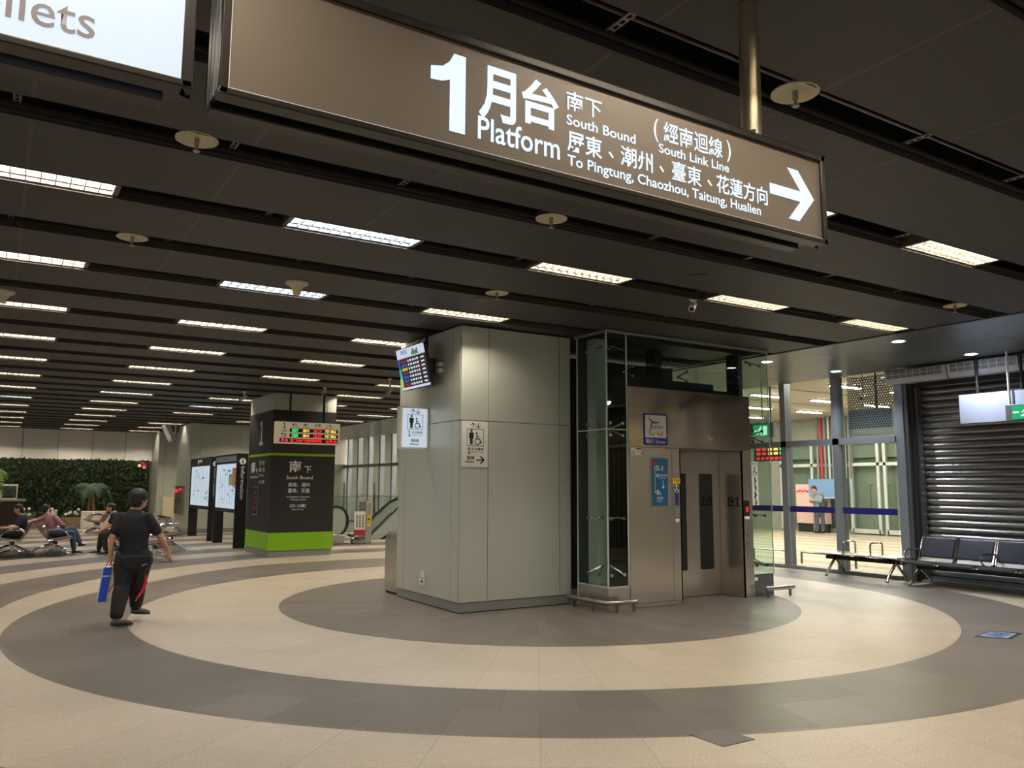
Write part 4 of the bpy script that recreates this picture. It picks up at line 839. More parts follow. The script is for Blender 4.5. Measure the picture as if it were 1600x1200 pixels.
T('屏東、潮州', (-20.2, 2.14, -19.72, 2.25), 0.008, g); T('臺東、花蓮', (-20.2, 1.98, -19.72, 2.08), 0.008, g); T('Pingtung', (-20.2, 1.86, -19.8, 1.92), 0.01, g); T('(13~15車)', (-20.2, 1.68, -19.7, 1.78), 0.008, g)
mb = MB(t); mb.fbox(g, -20.55, 0.93, -20.15, 1.63, 0, 0.03, 'steel'); mb.build('notice_frame', t); mb = MB(t); mb.fbox(g, -20.51, 0.96, -20.19, 1.60, 0.03, 0.033, 'blacksoft')
for z in (1.08, 1.2, 1.32, 1.44): mb.fbox(g, -20.42, z, -20.3, z + 0.06, 0.033, 0.035, 'red')
mb.build('notice', t)
# departure display in front of it
t = thing('departure_display', (6.1, 18.75, 2.6), 'beige train departure display with glowing red and green text before the black column', 'display')
LY = 18.68; f = south(LY); x0, x1, z0, z1 = 5.33, 6.865, 2.615, 3.12
MB(t).fbox(f, x0, z0, x1, z1, -0.16, 0, 'ledcase').build('case', t, 0.008)
for x in (5.67, 6.48): MB(t).box(x - 0.02, LY + 0.06, z1, x + 0.02, LY + 0.10, CZ, 'black').build('hanger', t)
T = lambda s, r, m, b=0.0: lettering(s, m, t, f, r, b, 0.006)
lettering('1', 'ink', t, f, (5.49, 2.965, 5.55, 3.09), 0.03, 0.006, 'h'); T('月台', (5.46, 2.88, 5.58, 2.94), 'ink', 0.01); T('Plat.', (5.45, 2.80, 5.59, 2.86), 'ink', 0.02); T('第1月台', (5.45, 2.75, 5.59, 2.785), 'ink', 0.01)
mb = MB(t)
for z in (2.885, 2.765): mb.fbox(f, 5.65, z, 6.82, z + 0.085, 0, 0.002, 'ledback')
mb.fbox(f, 5.42, 2.645, 6.82, 2.735, 0, 0.002, 'ledback'); mb.build('led_panel', t)
for i, (h, e) in enumerate((('車次', 'Train No.'), ('開往', 'Destination'), ('時間', 'Dep. Time'), ('備註', 'Remarks'))):
    x = 5.70 + i * 0.275; T(h, (x, 3.03, x + 0.13, 3.09), 'ink', 0.02); T(e, (x - 0.02, 2.985, x + 0.16, 3.012), 'ink', 0.01)
for z, a, b_, c, d_ in ((2.893, '3227', '潮州', '18:14', '準點'), (2.773, '3229', '潮州', '18:30', '準點')):
    T(a, (5.70, z, 5.85, z + 0.068), 'led_green', 0.03); T(b_, (5.955, z, 6.11, z + 0.068), 'led_amber', 0.01); T(c, (6.21, z, 6.41, z + 0.068), 'led_red', 0.03); T(d_, (6.49, z, 6.77, z + 0.068), 'led_amber', 0.01)
T('月台', (5.45, 2.655, 5.62, 2.725), 'led_pink', 0.02); T('第二月台往屏東潮州列車', (5.67, 2.655, 6.42, 2.725), 'led_red', 0.02); T('•2月台', (6.50, 2.655, 6.80, 2.725), 'led_red', 0.02)

# ================================================================== INFORMATION BOARDS, FAR COLUMNS
def info_board(y0, y1, lab, header_light):
    """a lit map case between two dark posts; the broad post with the lettering stands at the y0 end"""
    t = thing('information_board', (5.52, (y0 + y1) / 2, 0), lab, 'information board'); xa, xb = 5.40, 5.66; g = west(xa)
    MB(t).box(xa - 0.03, y0, 0, xb, y0 + 0.10, 2.50, 'black').build('post', t, 0.005); MB(t).box(xa - 0.01, y1 - 0.12, 0, xb, y1, 1.0, 'black').build('post', t, 0.005)
    MB(t).box(xa + 0.02, y0 + 0.10, 0.92, xb - 0.02, y1, 2.50, 'black').build('case', t)
    mb = MB(t)
    for a, b, c, d in ((-y1, 0.92, -y0 - 0.10, 1.02), (-y1, 2.24, -y0 - 0.10, 2.50), (-y1, 0.92, -y1 + 0.12, 2.5)): mb.fbox(g, a, b, c, d, -0.02, 0.01, 'blacksoft')
    mb.build('frame', t)
    mb = MB(t); ya, yb = -y1 + 0.12, -y0 - 0.10; mb.fbox(g, ya, 1.02, yb, 2.24, -0.02, -0.01, 'boxglow_soft'); mb.build('map_panel', t)
    mb = MB(t); L = yb - ya; r = random.Random(3 if header_light else 5)
    for q in range(26):
        a = ya + 0.12 * L + r.random() * 0.75 * L; z = 1.1 + r.random() * 1.0; mb.fbox(g, a, z, a + 0.05 + r.random() * 0.22, z + 0.01 + r.random() * 0.05, -0.01, -0.007, r.choice(['mapgrey', 'mapgrey', 'mapblue', 'mapgreen']))
    for q in range(6): a = ya + (0.2 + 0.12 * q) * L; mb.fbox(g, a, 1.12, a + 0.012, 2.0 + 0.1 * (q % 2), -0.01, -0.007, 'mapgrey')
    if header_light: mb.fbox(g, yb - 0.55, 1.62, yb - 0.08, 2.12, -0.01, -0.006, 'mapbrown'); mb.fbox(g, yb - 0.9, 1.65, yb - 0.58, 1.95, -0.01, -0.006, 'mapgreen')
    mb.build('map_print', t)
    mb = MB(t)
    if header_light: mb.fbox(g, ya - 0.05, 2.30, yb, 2.45, 0.01, 0.014, 'mullion'); mb.fbox(g, (ya + yb) / 2 - 0.3, 2.35, (ya + yb) / 2 + 0.3, 2.40, 0.014, 0.016, 'grille')
    else: mb.fbox(g, (ya + yb) / 2 - 0.4, 2.31, (ya + yb) / 2 - 0.28, 2.45, 0.01, 0.014, 'white'); mb.fbox(g, (ya + yb) / 2 - 0.25, 2.36, (ya + yb) / 2 + 0.2, 2.44, 0.01, 0.014, 'white')
    mb.build('header', t)
    f = south(y0 - 0.002); mb = MB(t); mb.disc(f, (5.515, 2.29), 0.085, 0, 0.004, 'white', 24); mb.build('information_disc', t)
    lettering('i', 'black', t, f, (5.495, 2.235, 5.535, 2.345), 0.03, 0.006)
    lettering('Information', 'white', t, Frame((5.475, y0 - 0.002, 2.15), -Z, X), (0, 0, 0.86, 0.10), 0.006, 0.004)
info_board(22.3, 24.95, 'black information board with a lit map, the one beside the green and black column', True)
info_board(25.5, 28.6, 'black information board with a lit map, farther along toward the living wall', False)
clad_column('far_column', 'steel clad column standing behind the two information boards', 5.64, 7.75, 30.2, 32.5, [5.64, 6.0, 7.4, 7.75], [30.2, 30.5, 32.2, 32.5], [2.535], CZ - 0.02)
t = thing('hydrant_cabinet', (5.6, 31.5, 0.6), 'steel fire hydrant cabinet with a red lamp on the side of the far column', 'cabinet')
dd = MB(t).box(5.58, 30.75, 0.62, 5.64, 32.3, 1.62, 'steel').build('door', t, 0.005); mb = MB(t); mb.ell((5.56, 32.0, 1.44), 0.06, 'redglow', 10, 7); mb.ell((5.57, 31.2, 1.5), 0.04, 'redglow', 8, 6); mb.build('red_light', t); MB(t).lathe((5.575, 31.4, 1.2), [(0.05, 0), (0.05, 0.01)], 'chrome', 12, -X).build('handle', dd)
clad_column('end_column', 'slim steel column at the end of the living wall', 5.5, 6.6, 35.9, 37.45, [5.5, 5.75, 6.6], [35.9, 37.45], [2.535], CZ - 0.02)
t = thing('wall_cabinet', (5.95, 35.85, 0.3), 'cream metal cabinet low on the slim steel column', 'cabinet'); MB(t).box(5.74, 35.78, 0.3, 6.16, 35.9, 1.18, 'cream').build('body', t, 0.01); MB(t).lathe((5.8, 35.775, 0.75), [(0.02, 0), (0.02, 0.01)], 'ink', 10, -Y).build('lock', t)
t = thing('side_monitor', (5.1, 31, 3.2), 'pale tilted monitor hung from the ceiling seen edge on by the far column', 'monitor')
MB(t).prism(south(31.0), [(4.90, 3.80), (5.06, 3.80), (5.32, 3.22), (5.20, 3.19)], -0.9, 0.0, 'aircurtain').build('casing', t, 0.01); MB(t).tube([(5.33, 31.4, 3.2), (5.36, 31.4, CZ)], 0.035, 'black', 8).build('post', t)

# ================================================================== LIVING WALL AND PLANTING
r = random.Random(11); mb = MB()
for i in range(6200):
    x, z = -3.4 + 8.73 * r.random(), 0.3 + 2.36 * r.random(); a, s = r.random() * 6.28, 0.05 + 0.05 * r.random()
    c = Vector((x, 37.42 - 0.10 * r.random(), z)); u = Vector((math.cos(a), -0.6 * r.random(), math.sin(a))) * s; v = Vector((-math.sin(a), -0.5 + r.random(), math.cos(a))) * s * 0.5
    mb.add([c - u, c + v, c + u, c - v], [(0, 1, 2, 3)], 'hedge')
mb.box(-3.4, 37.43, 0.25, 5.42, 37.49, 2.64, 'hedge')
o = mb.build('living_wall'); tag(o, 'dark green living wall of small leaves under the pale fascia panels', 'living wall'); o['kind'] = 'stuff'
o = tag(MB().box(-3.4, 35.4, 0, 5.3, 35.62, 0.40, 'brick').box(-3.4, 35.62, 0, 5.3, 37.4, 0.30, 'brick').build('brick_planter'), 'low tan brick planter running along the foot of the living wall', 'planter')
def frond(mb, base, d, L, droop, m, w=0.16):
    d = Vector(d).normalized(); side = d.cross(Z).normalized(); pts = []
    for i in range(9): k = i / 8; pts.append(Vector(base) + d * L * k * (1 - 0.25 * k) + Z * (L * (0.95 * k - droop * k * k)))
    for i in range(8):
        a, b = pts[i], pts[i + 1]; mb.add([a, b, b + Z * 0.012, a + Z * 0.012], [(0, 1, 2, 3)], m)
        for q in range(3):
            p = a.lerp(b, q / 3); ww = w * math.sin(PI * min(1, (i + q / 3) / 8 + 0.12)) * 2.2
            for s in (-1, 1):
                tip = p + side * s * ww + d * 0.12 - Z * ww * 0.45; e = (b - a) * 0.26
                mb.add([p, p + e, tip], [(0, 1, 2)], m)
def palm(x, y, z0, zc, L, lab, m, n, stems):
    t = thing('palm_tree', (x, y, z0), lab, 'palm')
    for sx in stems: MB(t).tube([(x + sx, y, z0), (x + sx * 0.6, y, (z0 + zc) / 2), (x + sx * 0.2, y, zc)], [0.075, 0.06, 0.05], 'trunk', 8).build('trunk', t)
    for i in range(n):
        a = 2 * PI * i / n + 0.3; mb = MB(t); frond(mb, (x, y, zc), (math.cos(a), math.sin(a) * 0.9, 0), L * (0.85 + 0.3 * ((i * 7) % 3) / 2), 1.2 + 0.7 * ((i * 5) % 3) / 2, m); mb.build('frond', t)
palm(3.18, 36.2, 0.30, 1.55, 1.05, 'grey green palm growing in the planter before the living wall', 'palmleaf', 11, (-0.09, 0.12))
palm(-0.42, 28.6, 0.0, 2.0, 1.05, 'yellow green palm at the kiosk counter, only its frond tips in view', 'palmyellow', 10, (0.0,))
r = random.Random(5)
for x, l in ((1.0, 'leafy flower clump in the planter behind the person in pink'), (1.75, 'pale flower clump in the planter beside the person in pink'), (2.5, 'low leafy clump in the planter before the palm')):
    t = thing('flower_clump', (x, 35.9, 0.30), l, 'plant'); mb = MB(t)
    for i in range(70):
        a, s = r.random() * 6.28, 0.05 + r.random() * 0.06; c = Vector((x + r.uniform(-0.3, 0.3), 35.85 + r.uniform(-0.15, 0.15), 0.32 + r.random() * 0.30)); u = Vector((math.cos(a), 0.2, math.sin(a))) * s; v = Vector((-math.sin(a), 0.3, math.cos(a))) * s * 0.6
        mb.add([c - u, c + v, c + u, c - v], [(0, 1, 2, 3)], 'palmleaf')
    mb.build('foliage', t); mb = MB(t)
    for i in range(7): mb.ell((x + r.uniform(-0.25, 0.25), 35.72, 0.5 + r.random() * 0.25), 0.055, 'pot', 8, 5)
    mb.build('flower', t)
t = thing('flower_ornament', (5.09, 37.3, 2.3), 'small red and white flower ornament high on the living wall', 'ornament'); mb = MB(t)
for dx, dz, c in ((-0.10, 0, 'white'), (0.02, 0.1, 'red'), (0.10, 0, 'red'), (-0.02, -0.03, 'red'), (0.08, -0.06, 'white')): mb.ell((5.09 + dx, 37.28, 2.44 + dz), (0.07, 0.03, 0.07), c, 8, 6)
mb.build('petals', t); MB(t).tube([(5.05, 37.3, 2.4), (5.02, 37.3, 2.1)], 0.012, 'palmleaf', 6).build('stem', t)
t = thing('kiosk_counter', (0.2, 30.3, 0), 'dark brown kiosk counter with a grey top behind the seated woman', 'counter')
MB(t).box(-2.2, 30.0, 0, 0.74, 30.9, 1.12, 'wood_dark').build('body', t, 0.01); MB(t).box(-2.25, 29.95, 1.12, 0.80, 30.95, 1.18, 'grille').build('counter_top', t, 0.008)
t = thing('display_case', (0.2, 30.3, 1.18), 'small clear case with a cream rim standing on the dark kiosk counter', 'case')
mb = MB(t); mb.box(-0.4, 30.1, 1.60, 0.56, 30.5, 1.66, 'cream')
for x in (-0.38, 0.54): mb.box(x - 0.015, 30.1, 1.18, x + 0.015, 30.13, 1.6, 'cream')
mb.box(-0.4, 30.1, 1.18, 0.56, 30.5, 1.22, 'cream'); mb.build('rim', t); MB(t).box(-0.36, 30.12, 1.22, 0.52, 30.13, 1.6, 'glass_clear').build('pane', t); MB(t).box(-0.1, 30.2, 1.22, 0.14, 30.4, 1.5, 'offwhite').build('card', t)
t = thing('white_planter', (3.2, 34.6, 0), 'white square planter box before the palm', 'planter'); MB(t).box(2.75, 34.5, 0, 3.7, 34.9, 0.66, 'pot').build('box', t, 0.01)

# ================================================================== WAITING BENCHES BY THE LIVING WALL
def tandem(n, label, gr='leather tandem benches in the waiting area'):
    """beam seating in local axes: seats face +x, the row runs along +y"""
    t = thing('tandem_bench', (0, 0, 0), label, 'bench', gr); p = 0.62; L = n * p
    MB(t).box(-0.04, 0, 0.30, 0.04, L, 0.36, 'blacksoft').build('beam', t)
    for i in range(n):
        y0 = i * p + 0.04
        MB(t).sweep([(-0.14, 0.40), (0.08, 0.415), (0.34, 0.455), (0.36, 0.44), (0.34, 0.43), (0.08, 0.39), (-0.14, 0.375)], (0, y0, 0), Y, X, Z, p - 0.08, 'leather').build('seat', t)
        MB(t).sweep([(-0.14, 0.40), (-0.20, 0.50), (-0.37, 0.76), (-0.39, 0.75), (-0.23, 0.48), (-0.16, 0.38)], (0, y0, 0), Y, X, Z, p - 0.08, 'leather').build('backrest', t)
    for i in range(n + 1):
        y = i * p; MB(t).tube([(-0.39, y, 0.77), (-0.22, y, 0.49), (-0.14, y, 0.385), (0.08, y, 0.395), (0.36, y, 0.445)], 0.017, 'chrome', 7).build('side_frame', t)
        MB(t).tube([(-0.25, y, 0.54), (-0.16, y, 0.62), (0.02, y, 0.64), (0.14, y, 0.62), (0.24, y, 0.52), (0.27, y, 0.44)], 0.017, 'chrome', 7).build('arm', t)
    for y in (0.31, L - 0.31):
        MB(t).tube([(0, y, 0.34), (0, y, 0.14)], 0.035, 'chrome', 8).build('leg_post', t)
        for s in (-1, 1): MB(t).tube([(0, y, 0.16), (s * 0.12, y, 0.14), (s * 0.33, y, 0.035), (s * 0.36, y, 0.0)], [0.03, 0.028, 0.02, 0.022], 'chrome', 7).build('leg', t)
    return t
b0 = tandem(4, 'brown leather tandem bench with chrome arms holding the person in the pink shirt'); b0.location = (1.22, 21.5, 0)
dup(b0, (0.38, 24.1, 0), 'brown leather tandem bench holding the woman who looks down at her hands', None, PI)
b2 = tandem(2, 'brown leather tandem bench holding the bearded person in black'); b2.location = (2.62, 22.45, 0); b2.rotation_euler = (0, 0, PI)
dup(b2, (2.95, 19.0, 0), 'empty tandem bench with one chrome foot just behind the walking man', None, -0.12)
dup(b2, (3.78, 22.0, 0), 'empty tandem bench between the walking man and the information boards', None, -0.1)
dup(b2, (4.62, 28.0, 0), 'empty tandem bench closest to the hydrant cabinet', None, 0.0)
dup(b2, (3.0, 32.3, 0), 'empty tandem bench standing before the palm and white planter', None, PI)

# ================================================================== ESCALATORS AND BIN
def rr_path(x0, x1, z0, z1, y):
    pts = [(x0, y, z1)]; rr = (z1 - z0) / 2
    for i in range(9): a = PI / 2 - PI * i / 8; pts.append((x1 - rr + rr * math.cos(a) * 0.75, y, (z0 + z1) / 2 + rr * math.sin(a)))
    return pts
t = thing('escalator', (7.9, 23.2, 0), 'escalator end with a rounded black handrail beside the green and black column', 'escalator')
for y in (22.6, 23.7):
    MB(t).tube(rr_path(7.0, 8.72, 0.24, 1.06, y), 0.042, 'rubber', 8).build('handrail', t); MB(t).prism(Frame((0, y, 0), X, Z), [(7.0, 0.3), (8.3, 0.3)] + [(8.31 + 0.33 * math.cos(a), 0.65 + 0.37 * math.sin(a)) for a in [(-PI / 2 + PI * i / 8) for i in range(9)]] + [(7.0, 1.02)], -0.008, 0.008, 'escpanel').build('balustrade', t)
    MB(t).box(7.0, y - 0.1, 0, 8.5, y + 0.1, 0.28, 'steel').build('skirt', t, 0.02)
MB(t).box(7.0, 22.7, 0, 8.7, 23.6, 0.02, 'steeldark').build('landing_plate', t)
t = thing('escalator', (10.4, 24.5, 0), 'escalator rising behind the bin with a sloping black handrail', 'escalator')
for y in (24.0, 25.1):
    MB(t).tube([(9.6, y, 0.1), (9.75, y, 0.05), (10.0, y, 0.25), (10.5, y, 0.72), (11.0, y, 1.12), (11.4, y, 1.28), (13.0, y, 1.32)], 0.042, 'rubber', 8).build('handrail', t)
    MB(t).prism(Frame((0, y, 0), X, Z), [(9.9, 0.0), (13.0, 0.0), (13.0, 1.28), (11.4, 1.24), (11.0, 1.08), (10.5, 0.68), (10.0, 0.2)], -0.008, 0.008, 'escpanel').build('balustrade', t)
    MB(t).prism(Frame((0, y - 0.02, 0), X, Z), [(10.2, 0), (12.6, 0.0), (12.6, 0.6), (11.3, 0.55), (10.7, 0.30)], 0, 0.01, 'charcoal').build('skirt', t)
MB(t).box(9.8, 24.1, 0, 13, 25.0, 0.02, 'steeldark').build('landing_plate', t)
t = thing('glass_barrier', (9.5, 25.5, 0), 'glass barrier with slim steel posts behind the escalator sign', 'barrier')
for x in (8.75, 9.55, 10.6, 11.6): MB(t).box(x - 0.025, 25.4, 0, x + 0.025, 25.46, 1.75, 'steeldark').build('post', t)
MB(t).box(8.0, 25.42, 0.1, 12.6, 25.435, 1.3, 'glass').build('pane', t); MB(t).box(8.0, 25.4, 1.30, 12.6, 25.45, 1.33, 'steeldark').build('top_rail', t)
t = thing('gate_panel', (8.95, 22.5, 0), 'short steel gate post with a white and red notice and yellow sticker', 'post'); f = south(22.39)
MB(t).box(9.08, 22.4, 0, 9.28, 22.9, 1.18, 'steel').build('post', t, 0.01); MB(t).box(8.70, 22.42, 0.0, 9.08, 22.5, 0.10, 'steeldark').build('foot_plate', t)
mb = MB(t); mb.fbox(f, 8.74, 0.40, 9.07, 0.92, -0.02, 0, 'offwhite'); mb.fbox(f, 8.74, 0.24, 9.07, 0.40, -0.02, 0, 'reddark')
for i in range(3):
    for j in range(6): mb.fbox(f, 8.80 + i * 0.09, 0.47 + j * 0.06, 8.84 + i * 0.09, 0.51 + j * 0.06, 0, 0.003, 'ink')
mb.build('notice', t); MB(t).lathe((8.9, 22.5, 0.0), [(0.2, 0.02), (0.22, 0.12), (0.14, 0.2)], 'chrome', 18).build('end_cap', t)
fy = south(22.395); mb = MB(t); mb.fbox(fy, 9.14, 0.50, 9.24, 0.80, 0, 0.003, 'yellow'); mb.fbox(fy, 9.16, 0.66, 9.22, 0.72, 0.003, 0.004, 'ink'); mb.fbox(fy, 9.18, 0.55, 9.2, 0.64, 0.003, 0.004, 'ink'); mb.build('sticker', t); MB(t).ell((9.18, 22.55, 1.18), (0.07, 0.07, 0.04), 'red', 10, 6).build('lamp', t)
t = thing('litter_bin', (5.44, 11.87, 0), 'stainless steel litter bin with a curved hood behind the steel column', 'bin')
MB(t).box(5.26, 11.62, 0.03, 5.62, 12.13, 0.80, 'steel').build('body', t, 0.008); MB(t).box(5.28, 11.64, 0, 5.60, 12.11, 0.04, 'blacksoft').build('base', t)
MB(t).sweep([(5.26, 0.80)] + [(5.44 - 0.18 * math.cos(PI * i / 10), 0.80 + 0.17 * math.sin(PI * i / 10)) for i in range(1, 10)] + [(5.62, 0.80)], (0, 11.62, 0), Y, X, Z, 0.51, 'steel', True).build('hood', t)
MB(t).prism(south(11.618), [(5.31, 0.82), (5.57, 0.82), (5.53, 0.91), (5.35, 0.91)], 0, 0.004, 'black').build('opening', t)
# ================================================================== PEOPLE
def loft(mb, secs, m, n=16):
    vs = []
    for c, a, b in secs: vs += [c + a * math.cos(2 * PI * k / n) + b * math.sin(2 * PI * k / n) for k in range(n)]
    fs = [(i * n + k, i * n + (k + 1) % n, (i + 1) * n + (k + 1) % n, (i + 1) * n + k) for i in range(len(secs) - 1) for k in range(n)]
    mb.add(vs, fs + [tuple(range(n))[::-1], tuple(range((len(secs) - 1) * n, len(secs) * n))], m, True)
def limb(mb, a, b, r0, r1, m): mb.tube([a, a.lerp(b, 0.3), b], [r0, (r0 * 1.08 + r1 * 0.1) / 1.06, r1], m, 12); mb.ell(a, r0, m, 12, 8); mb.ell(b, r1, m, 12, 8)
def axes(fwd, upv):
    fwd = Vector(fwd).normalized(); u = Vector(upv); u = (u - fwd * u.dot(fwd)).normalized(); return fwd, u, u.cross(fwd)   # forward, up, left
def hand(mb, wrist, d, palm, k, m, curl=0.5):
    """palm, four unequal fingers bent at the knuckles and a thumb leaving the side of the palm"""
    d = Vector(d).normalized(); palm = Vector(palm); palm = (palm - d * palm.dot(d)).normalized(); s = d.cross(palm)
    loft(mb, [(wrist, s * 0.026 * k, palm * 0.02 * k), (wrist + d * 0.04 * k, s * 0.038 * k, palm * 0.017 * k), (wrist + d * 0.085 * k, s * 0.04 * k, palm * 0.014 * k)], m, 10)
    for i, L in enumerate((0.068, 0.078, 0.072, 0.056)):
        p = wrist + d * 0.08 * k + s * (-0.03 + 0.02 * i) * k; q = p + (d * math.cos(curl * 0.5) + palm * math.sin(curl * 0.5)) * L * 0.5 * k; e = q + (d * math.cos(curl * 1.5) + palm * math.sin(curl * 1.5)) * L * 0.55 * k
        mb.tube([p, q, e], [0.0095 * k, 0.009 * k, 0.0075 * k], m, 7)
    p = wrist + d * 0.03 * k - s * 0.033 * k; mb.tube([p, p + (d * 0.6 - s * 0.7 + palm * 0.3).normalized() * 0.035 * k, p + (d * 0.9 - s * 0.55 + palm * 0.5).normalized() * 0.07 * k], [0.013 * k, 0.011 * k, 0.008 * k], m, 7)
def shoe(mb, mb2, ank, toe, k, upper, sole):
    d = toe - ank; d.z = 0; d = d.normalized(); up_ = (Vector((0, 0, 1)) - d * ((toe - ank).normalized().dot(Z)) * 0.0); s = Z.cross(d); heel = ank - d * 0.055 * k; heel.z = ank.z - 0.075 * k; tip = Vector(toe)
    ax = (tip - heel).normalized(); L = (tip - heel).length
    loft(mb, [(heel + Z * 0.03 * k, s * 0.024 * k, Z * 0.026 * k), (heel + ax * L * 0.14 + Z * 0.045 * k, s * 0.036 * k, Z * 0.045 * k), (heel + ax * L * 0.42 + Z * 0.038 * k, s * 0.040 * k, Z * 0.04 * k), (heel + ax * L * 0.75 + Z * 0.028 * k, s * 0.046 * k, Z * 0.028 * k), (heel + ax * L * 0.97 + Z * 0.022 * k, s * 0.03 * k, Z * 0.018 * k)], upper, 12)
    mb.tube([ank + Z * 0.02 * k, ank - Z * 0.03 * k], [0.042 * k, 0.044 * k], upper, 10)
    loft(mb2, [(heel - ax * 0.01 + Z * 0.002, s * 0.03 * k, ax * 0.008), (heel + ax * L * 0.2, s * 0.041 * k, Z * 0.012 * k), (heel + ax * L * 0.7, s * 0.05 * k, Z * 0.012 * k), (heel + ax * L * 1.0 + Z * 0.004, s * 0.032 * k, Z * 0.012 * k)], sole, 12)

def person(lab, P, k, fwd, look, skin, hairc, top, bottom, shoes, sole, hair_long=0.0, voxel=0.012, sleeve='short', beard=False, group=None, cat='person', shift=(0, 0, 0), curl=0.6, loose=1.0, hk=1.0):
    V = {a: Vector(b) + (Vector(shift) if a[:2] not in ('hd', 'pd') else Vector((0, 0, 0))) for a, b in P.items()}
    hipc = (V['hipL'] + V['hipR']) / 2
    t = thing('person', (hipc.x, hipc.y, 0), lab, cat, group)
    shc = (V['shL'] + V['shR']) / 2; spine = (shc - hipc).normalized(); side = (V['shL'] - V['shR']); side = (side - spine * side.dot(spine)).normalized(); front = side.cross(spine)
    if front.dot(Vector(fwd)) < 0: front = -front
    half = (V['shL'] - V['shR']).length / 2
    def torso(mb, g, m, low=-0.06):
        S_ = [(low, 0.165 * k + g, 0.115 * k + g), (0.12, 0.160 * k + g, 0.11 * k + g), (0.35, 0.148 * k + g, 0.105 * k + g), (0.65, 0.172 * k + g, 0.118 * k + g), (0.88, half * 0.95 + g * 0.6, 0.105 * k + g), (1.0, half * 0.96, 0.09 * k + g), (1.08, half * 0.74, 0.08 * k + g * 0.5), (1.15, half * 0.45, 0.065 * k + g * 0.3), (1.2, 0.066 * k, 0.055 * k)]
        H_ = (shc - hipc).length
        loft(mb, [(hipc + spine * H_ * f_, side * a, front * b) for f_, a, b in S_], m, 20)
    lf, lu, ll = axes(look, Z); hc = V['head']
    # ---- one continuous body
    b = MB(t); torso(b, 0.0, skin, 0.0); nk = V['neck']
    b.tube([nk - spine * 0.03 * k, nk.lerp(hc, 0.6) - lf * 0.01], [0.062 * k, 0.052 * k], skin, 12)
    R = Matrix((lf, ll, lu)).transposed()
    b.ell(hc + lu * 0.012 * k, (0.098 * k, 0.078 * k, 0.112 * k), skin, 18, 12, R); b.ell(hc + lf * 0.022 * k - lu * 0.062 * k, (0.07 * k, 0.056 * k, 0.062 * k), skin, 14, 10, R)
    b.ell(hc + lf * 0.098 * k - lu * 0.022 * k, (0.02 * k, 0.013 * k, 0.024 * k), skin, 8, 6, R); b.ell(hc + lf * 0.083 * k - lu * 0.066 * k, (0.014 * k, 0.024 * k, 0.012 * k), skin, 8, 6, R)
    b.ell(hc + lf * 0.076 * k + lu * 0.022 * k, (0.02 * k, 0.05 * k, 0.012 * k), skin, 10, 6, R)
    for s in (-1, 1): b.ell(hc + ll * s * 0.079 * k - lu * 0.012 * k - lf * 0.008 * k, (0.022 * k, 0.012 * k, 0.034 * k), skin, 8, 6, R)
    for s in 'LR':
        limb(b, V['sh' + s], V['el' + s], 0.048 * k, 0.038 * k, skin); limb(b, V['el' + s], V['ha' + s], 0.040 * k, 0.026 * k, skin)
        fa = (V['ha' + s] - V['el' + s]).normalized(); hd = V.get('hd' + s, fa); hand(b, V['ha' + s] - fa * 0.01, hd, V.get('pd' + s, front * 0.4 + (side if s == 'R' else -side)), k * 1.1, skin, curl)
        limb(b, V['hip' + s], V['kn' + s], 0.08 * k, 0.052 * k, skin); limb(b, V['kn' + s], V['an' + s], 0.05 * k, 0.036 * k, skin)
        b.tube([V['an' + s], V['an' + s].lerp(V['to' + s], 0.8)], [0.034 * k, 0.024 * k], skin, 8)
    b.build('body', t, remesh=voxel * 0.75)
    # ---- clothes
    c = MB(t); torso(c, 0.018 * loose, top, -0.12)
    for s in 'LR':
        e = V['sh' + s].lerp(V['el' + s], 0.74 if sleeve == 'short' else 1.0); limb(c, V['sh' + s], e, 0.056 * k, 0.066 * k if sleeve == 'short' else 0.052 * k, top)
        if sleeve != 'short': limb(c, e, e.lerp(V['ha' + s], 0.85), 0.052 * k, 0.040 * k, top)
    c.build('shirt', t, remesh=voxel)
    c = MB(t); loft(c, [(hipc + spine * 0.14 * k, side * 0.165 * k, front * 0.118 * k), (hipc, side * 0.178 * k, front * 0.128 * k), (hipc - spine * 0.07 * k, side * 0.16 * k, front * 0.12 * k)], bottom, 18)
    for s in 'LR':
        limb(c, V['hip' + s], V['kn' + s], 0.098 * k * loose, 0.074 * k * loose, bottom); limb(c, V['kn' + s], V['kn' + s].lerp(V['an' + s], 0.86), 0.072 * k * loose, 0.062 * k * loose, bottom)
    c.build('trousers', t, remesh=voxel)
    for s in 'LR':
        c = MB(t); c2 = MB(t); shoe(c, c2, V['an' + s], V['to' + s], k, shoes, sole); c2.build('sole', c.build('shoe', t))
    h = MB(t); h.ell(hc + lu * 0.038 * k - lf * 0.018 * k, (0.102 * k * hk, 0.088 * k * hk, 0.098 * k * hk), hairc, 18, 12, R); h.ell(hc - lf * 0.045 * k - lu * 0.01 * k, (0.072 * k * hk, 0.085 * k * hk, 0.09 * k * hk), hairc, 16, 10, R); h.ell(hc + lu * 0.075 * k + lf * 0.035 * k, (0.062 * k, 0.07 * k, 0.042 * k), hairc, 14, 8, R)
    if hair_long: loft(h, [(hc - lf * 0.04 * k + lu * 0.02, ll * 0.086 * k, lf * 0.07 * k), (hc - lf * 0.06 * k - lu * hair_long * 0.6, ll * 0.07 * k, lf * 0.05 * k), (hc - lf * 0.08 * k - lu * hair_long, ll * 0.03 * k, lf * 0.025 * k)], hairc, 12)
    h.build('hair', t, remesh=voxel * 0.8)
    e = MB(t)
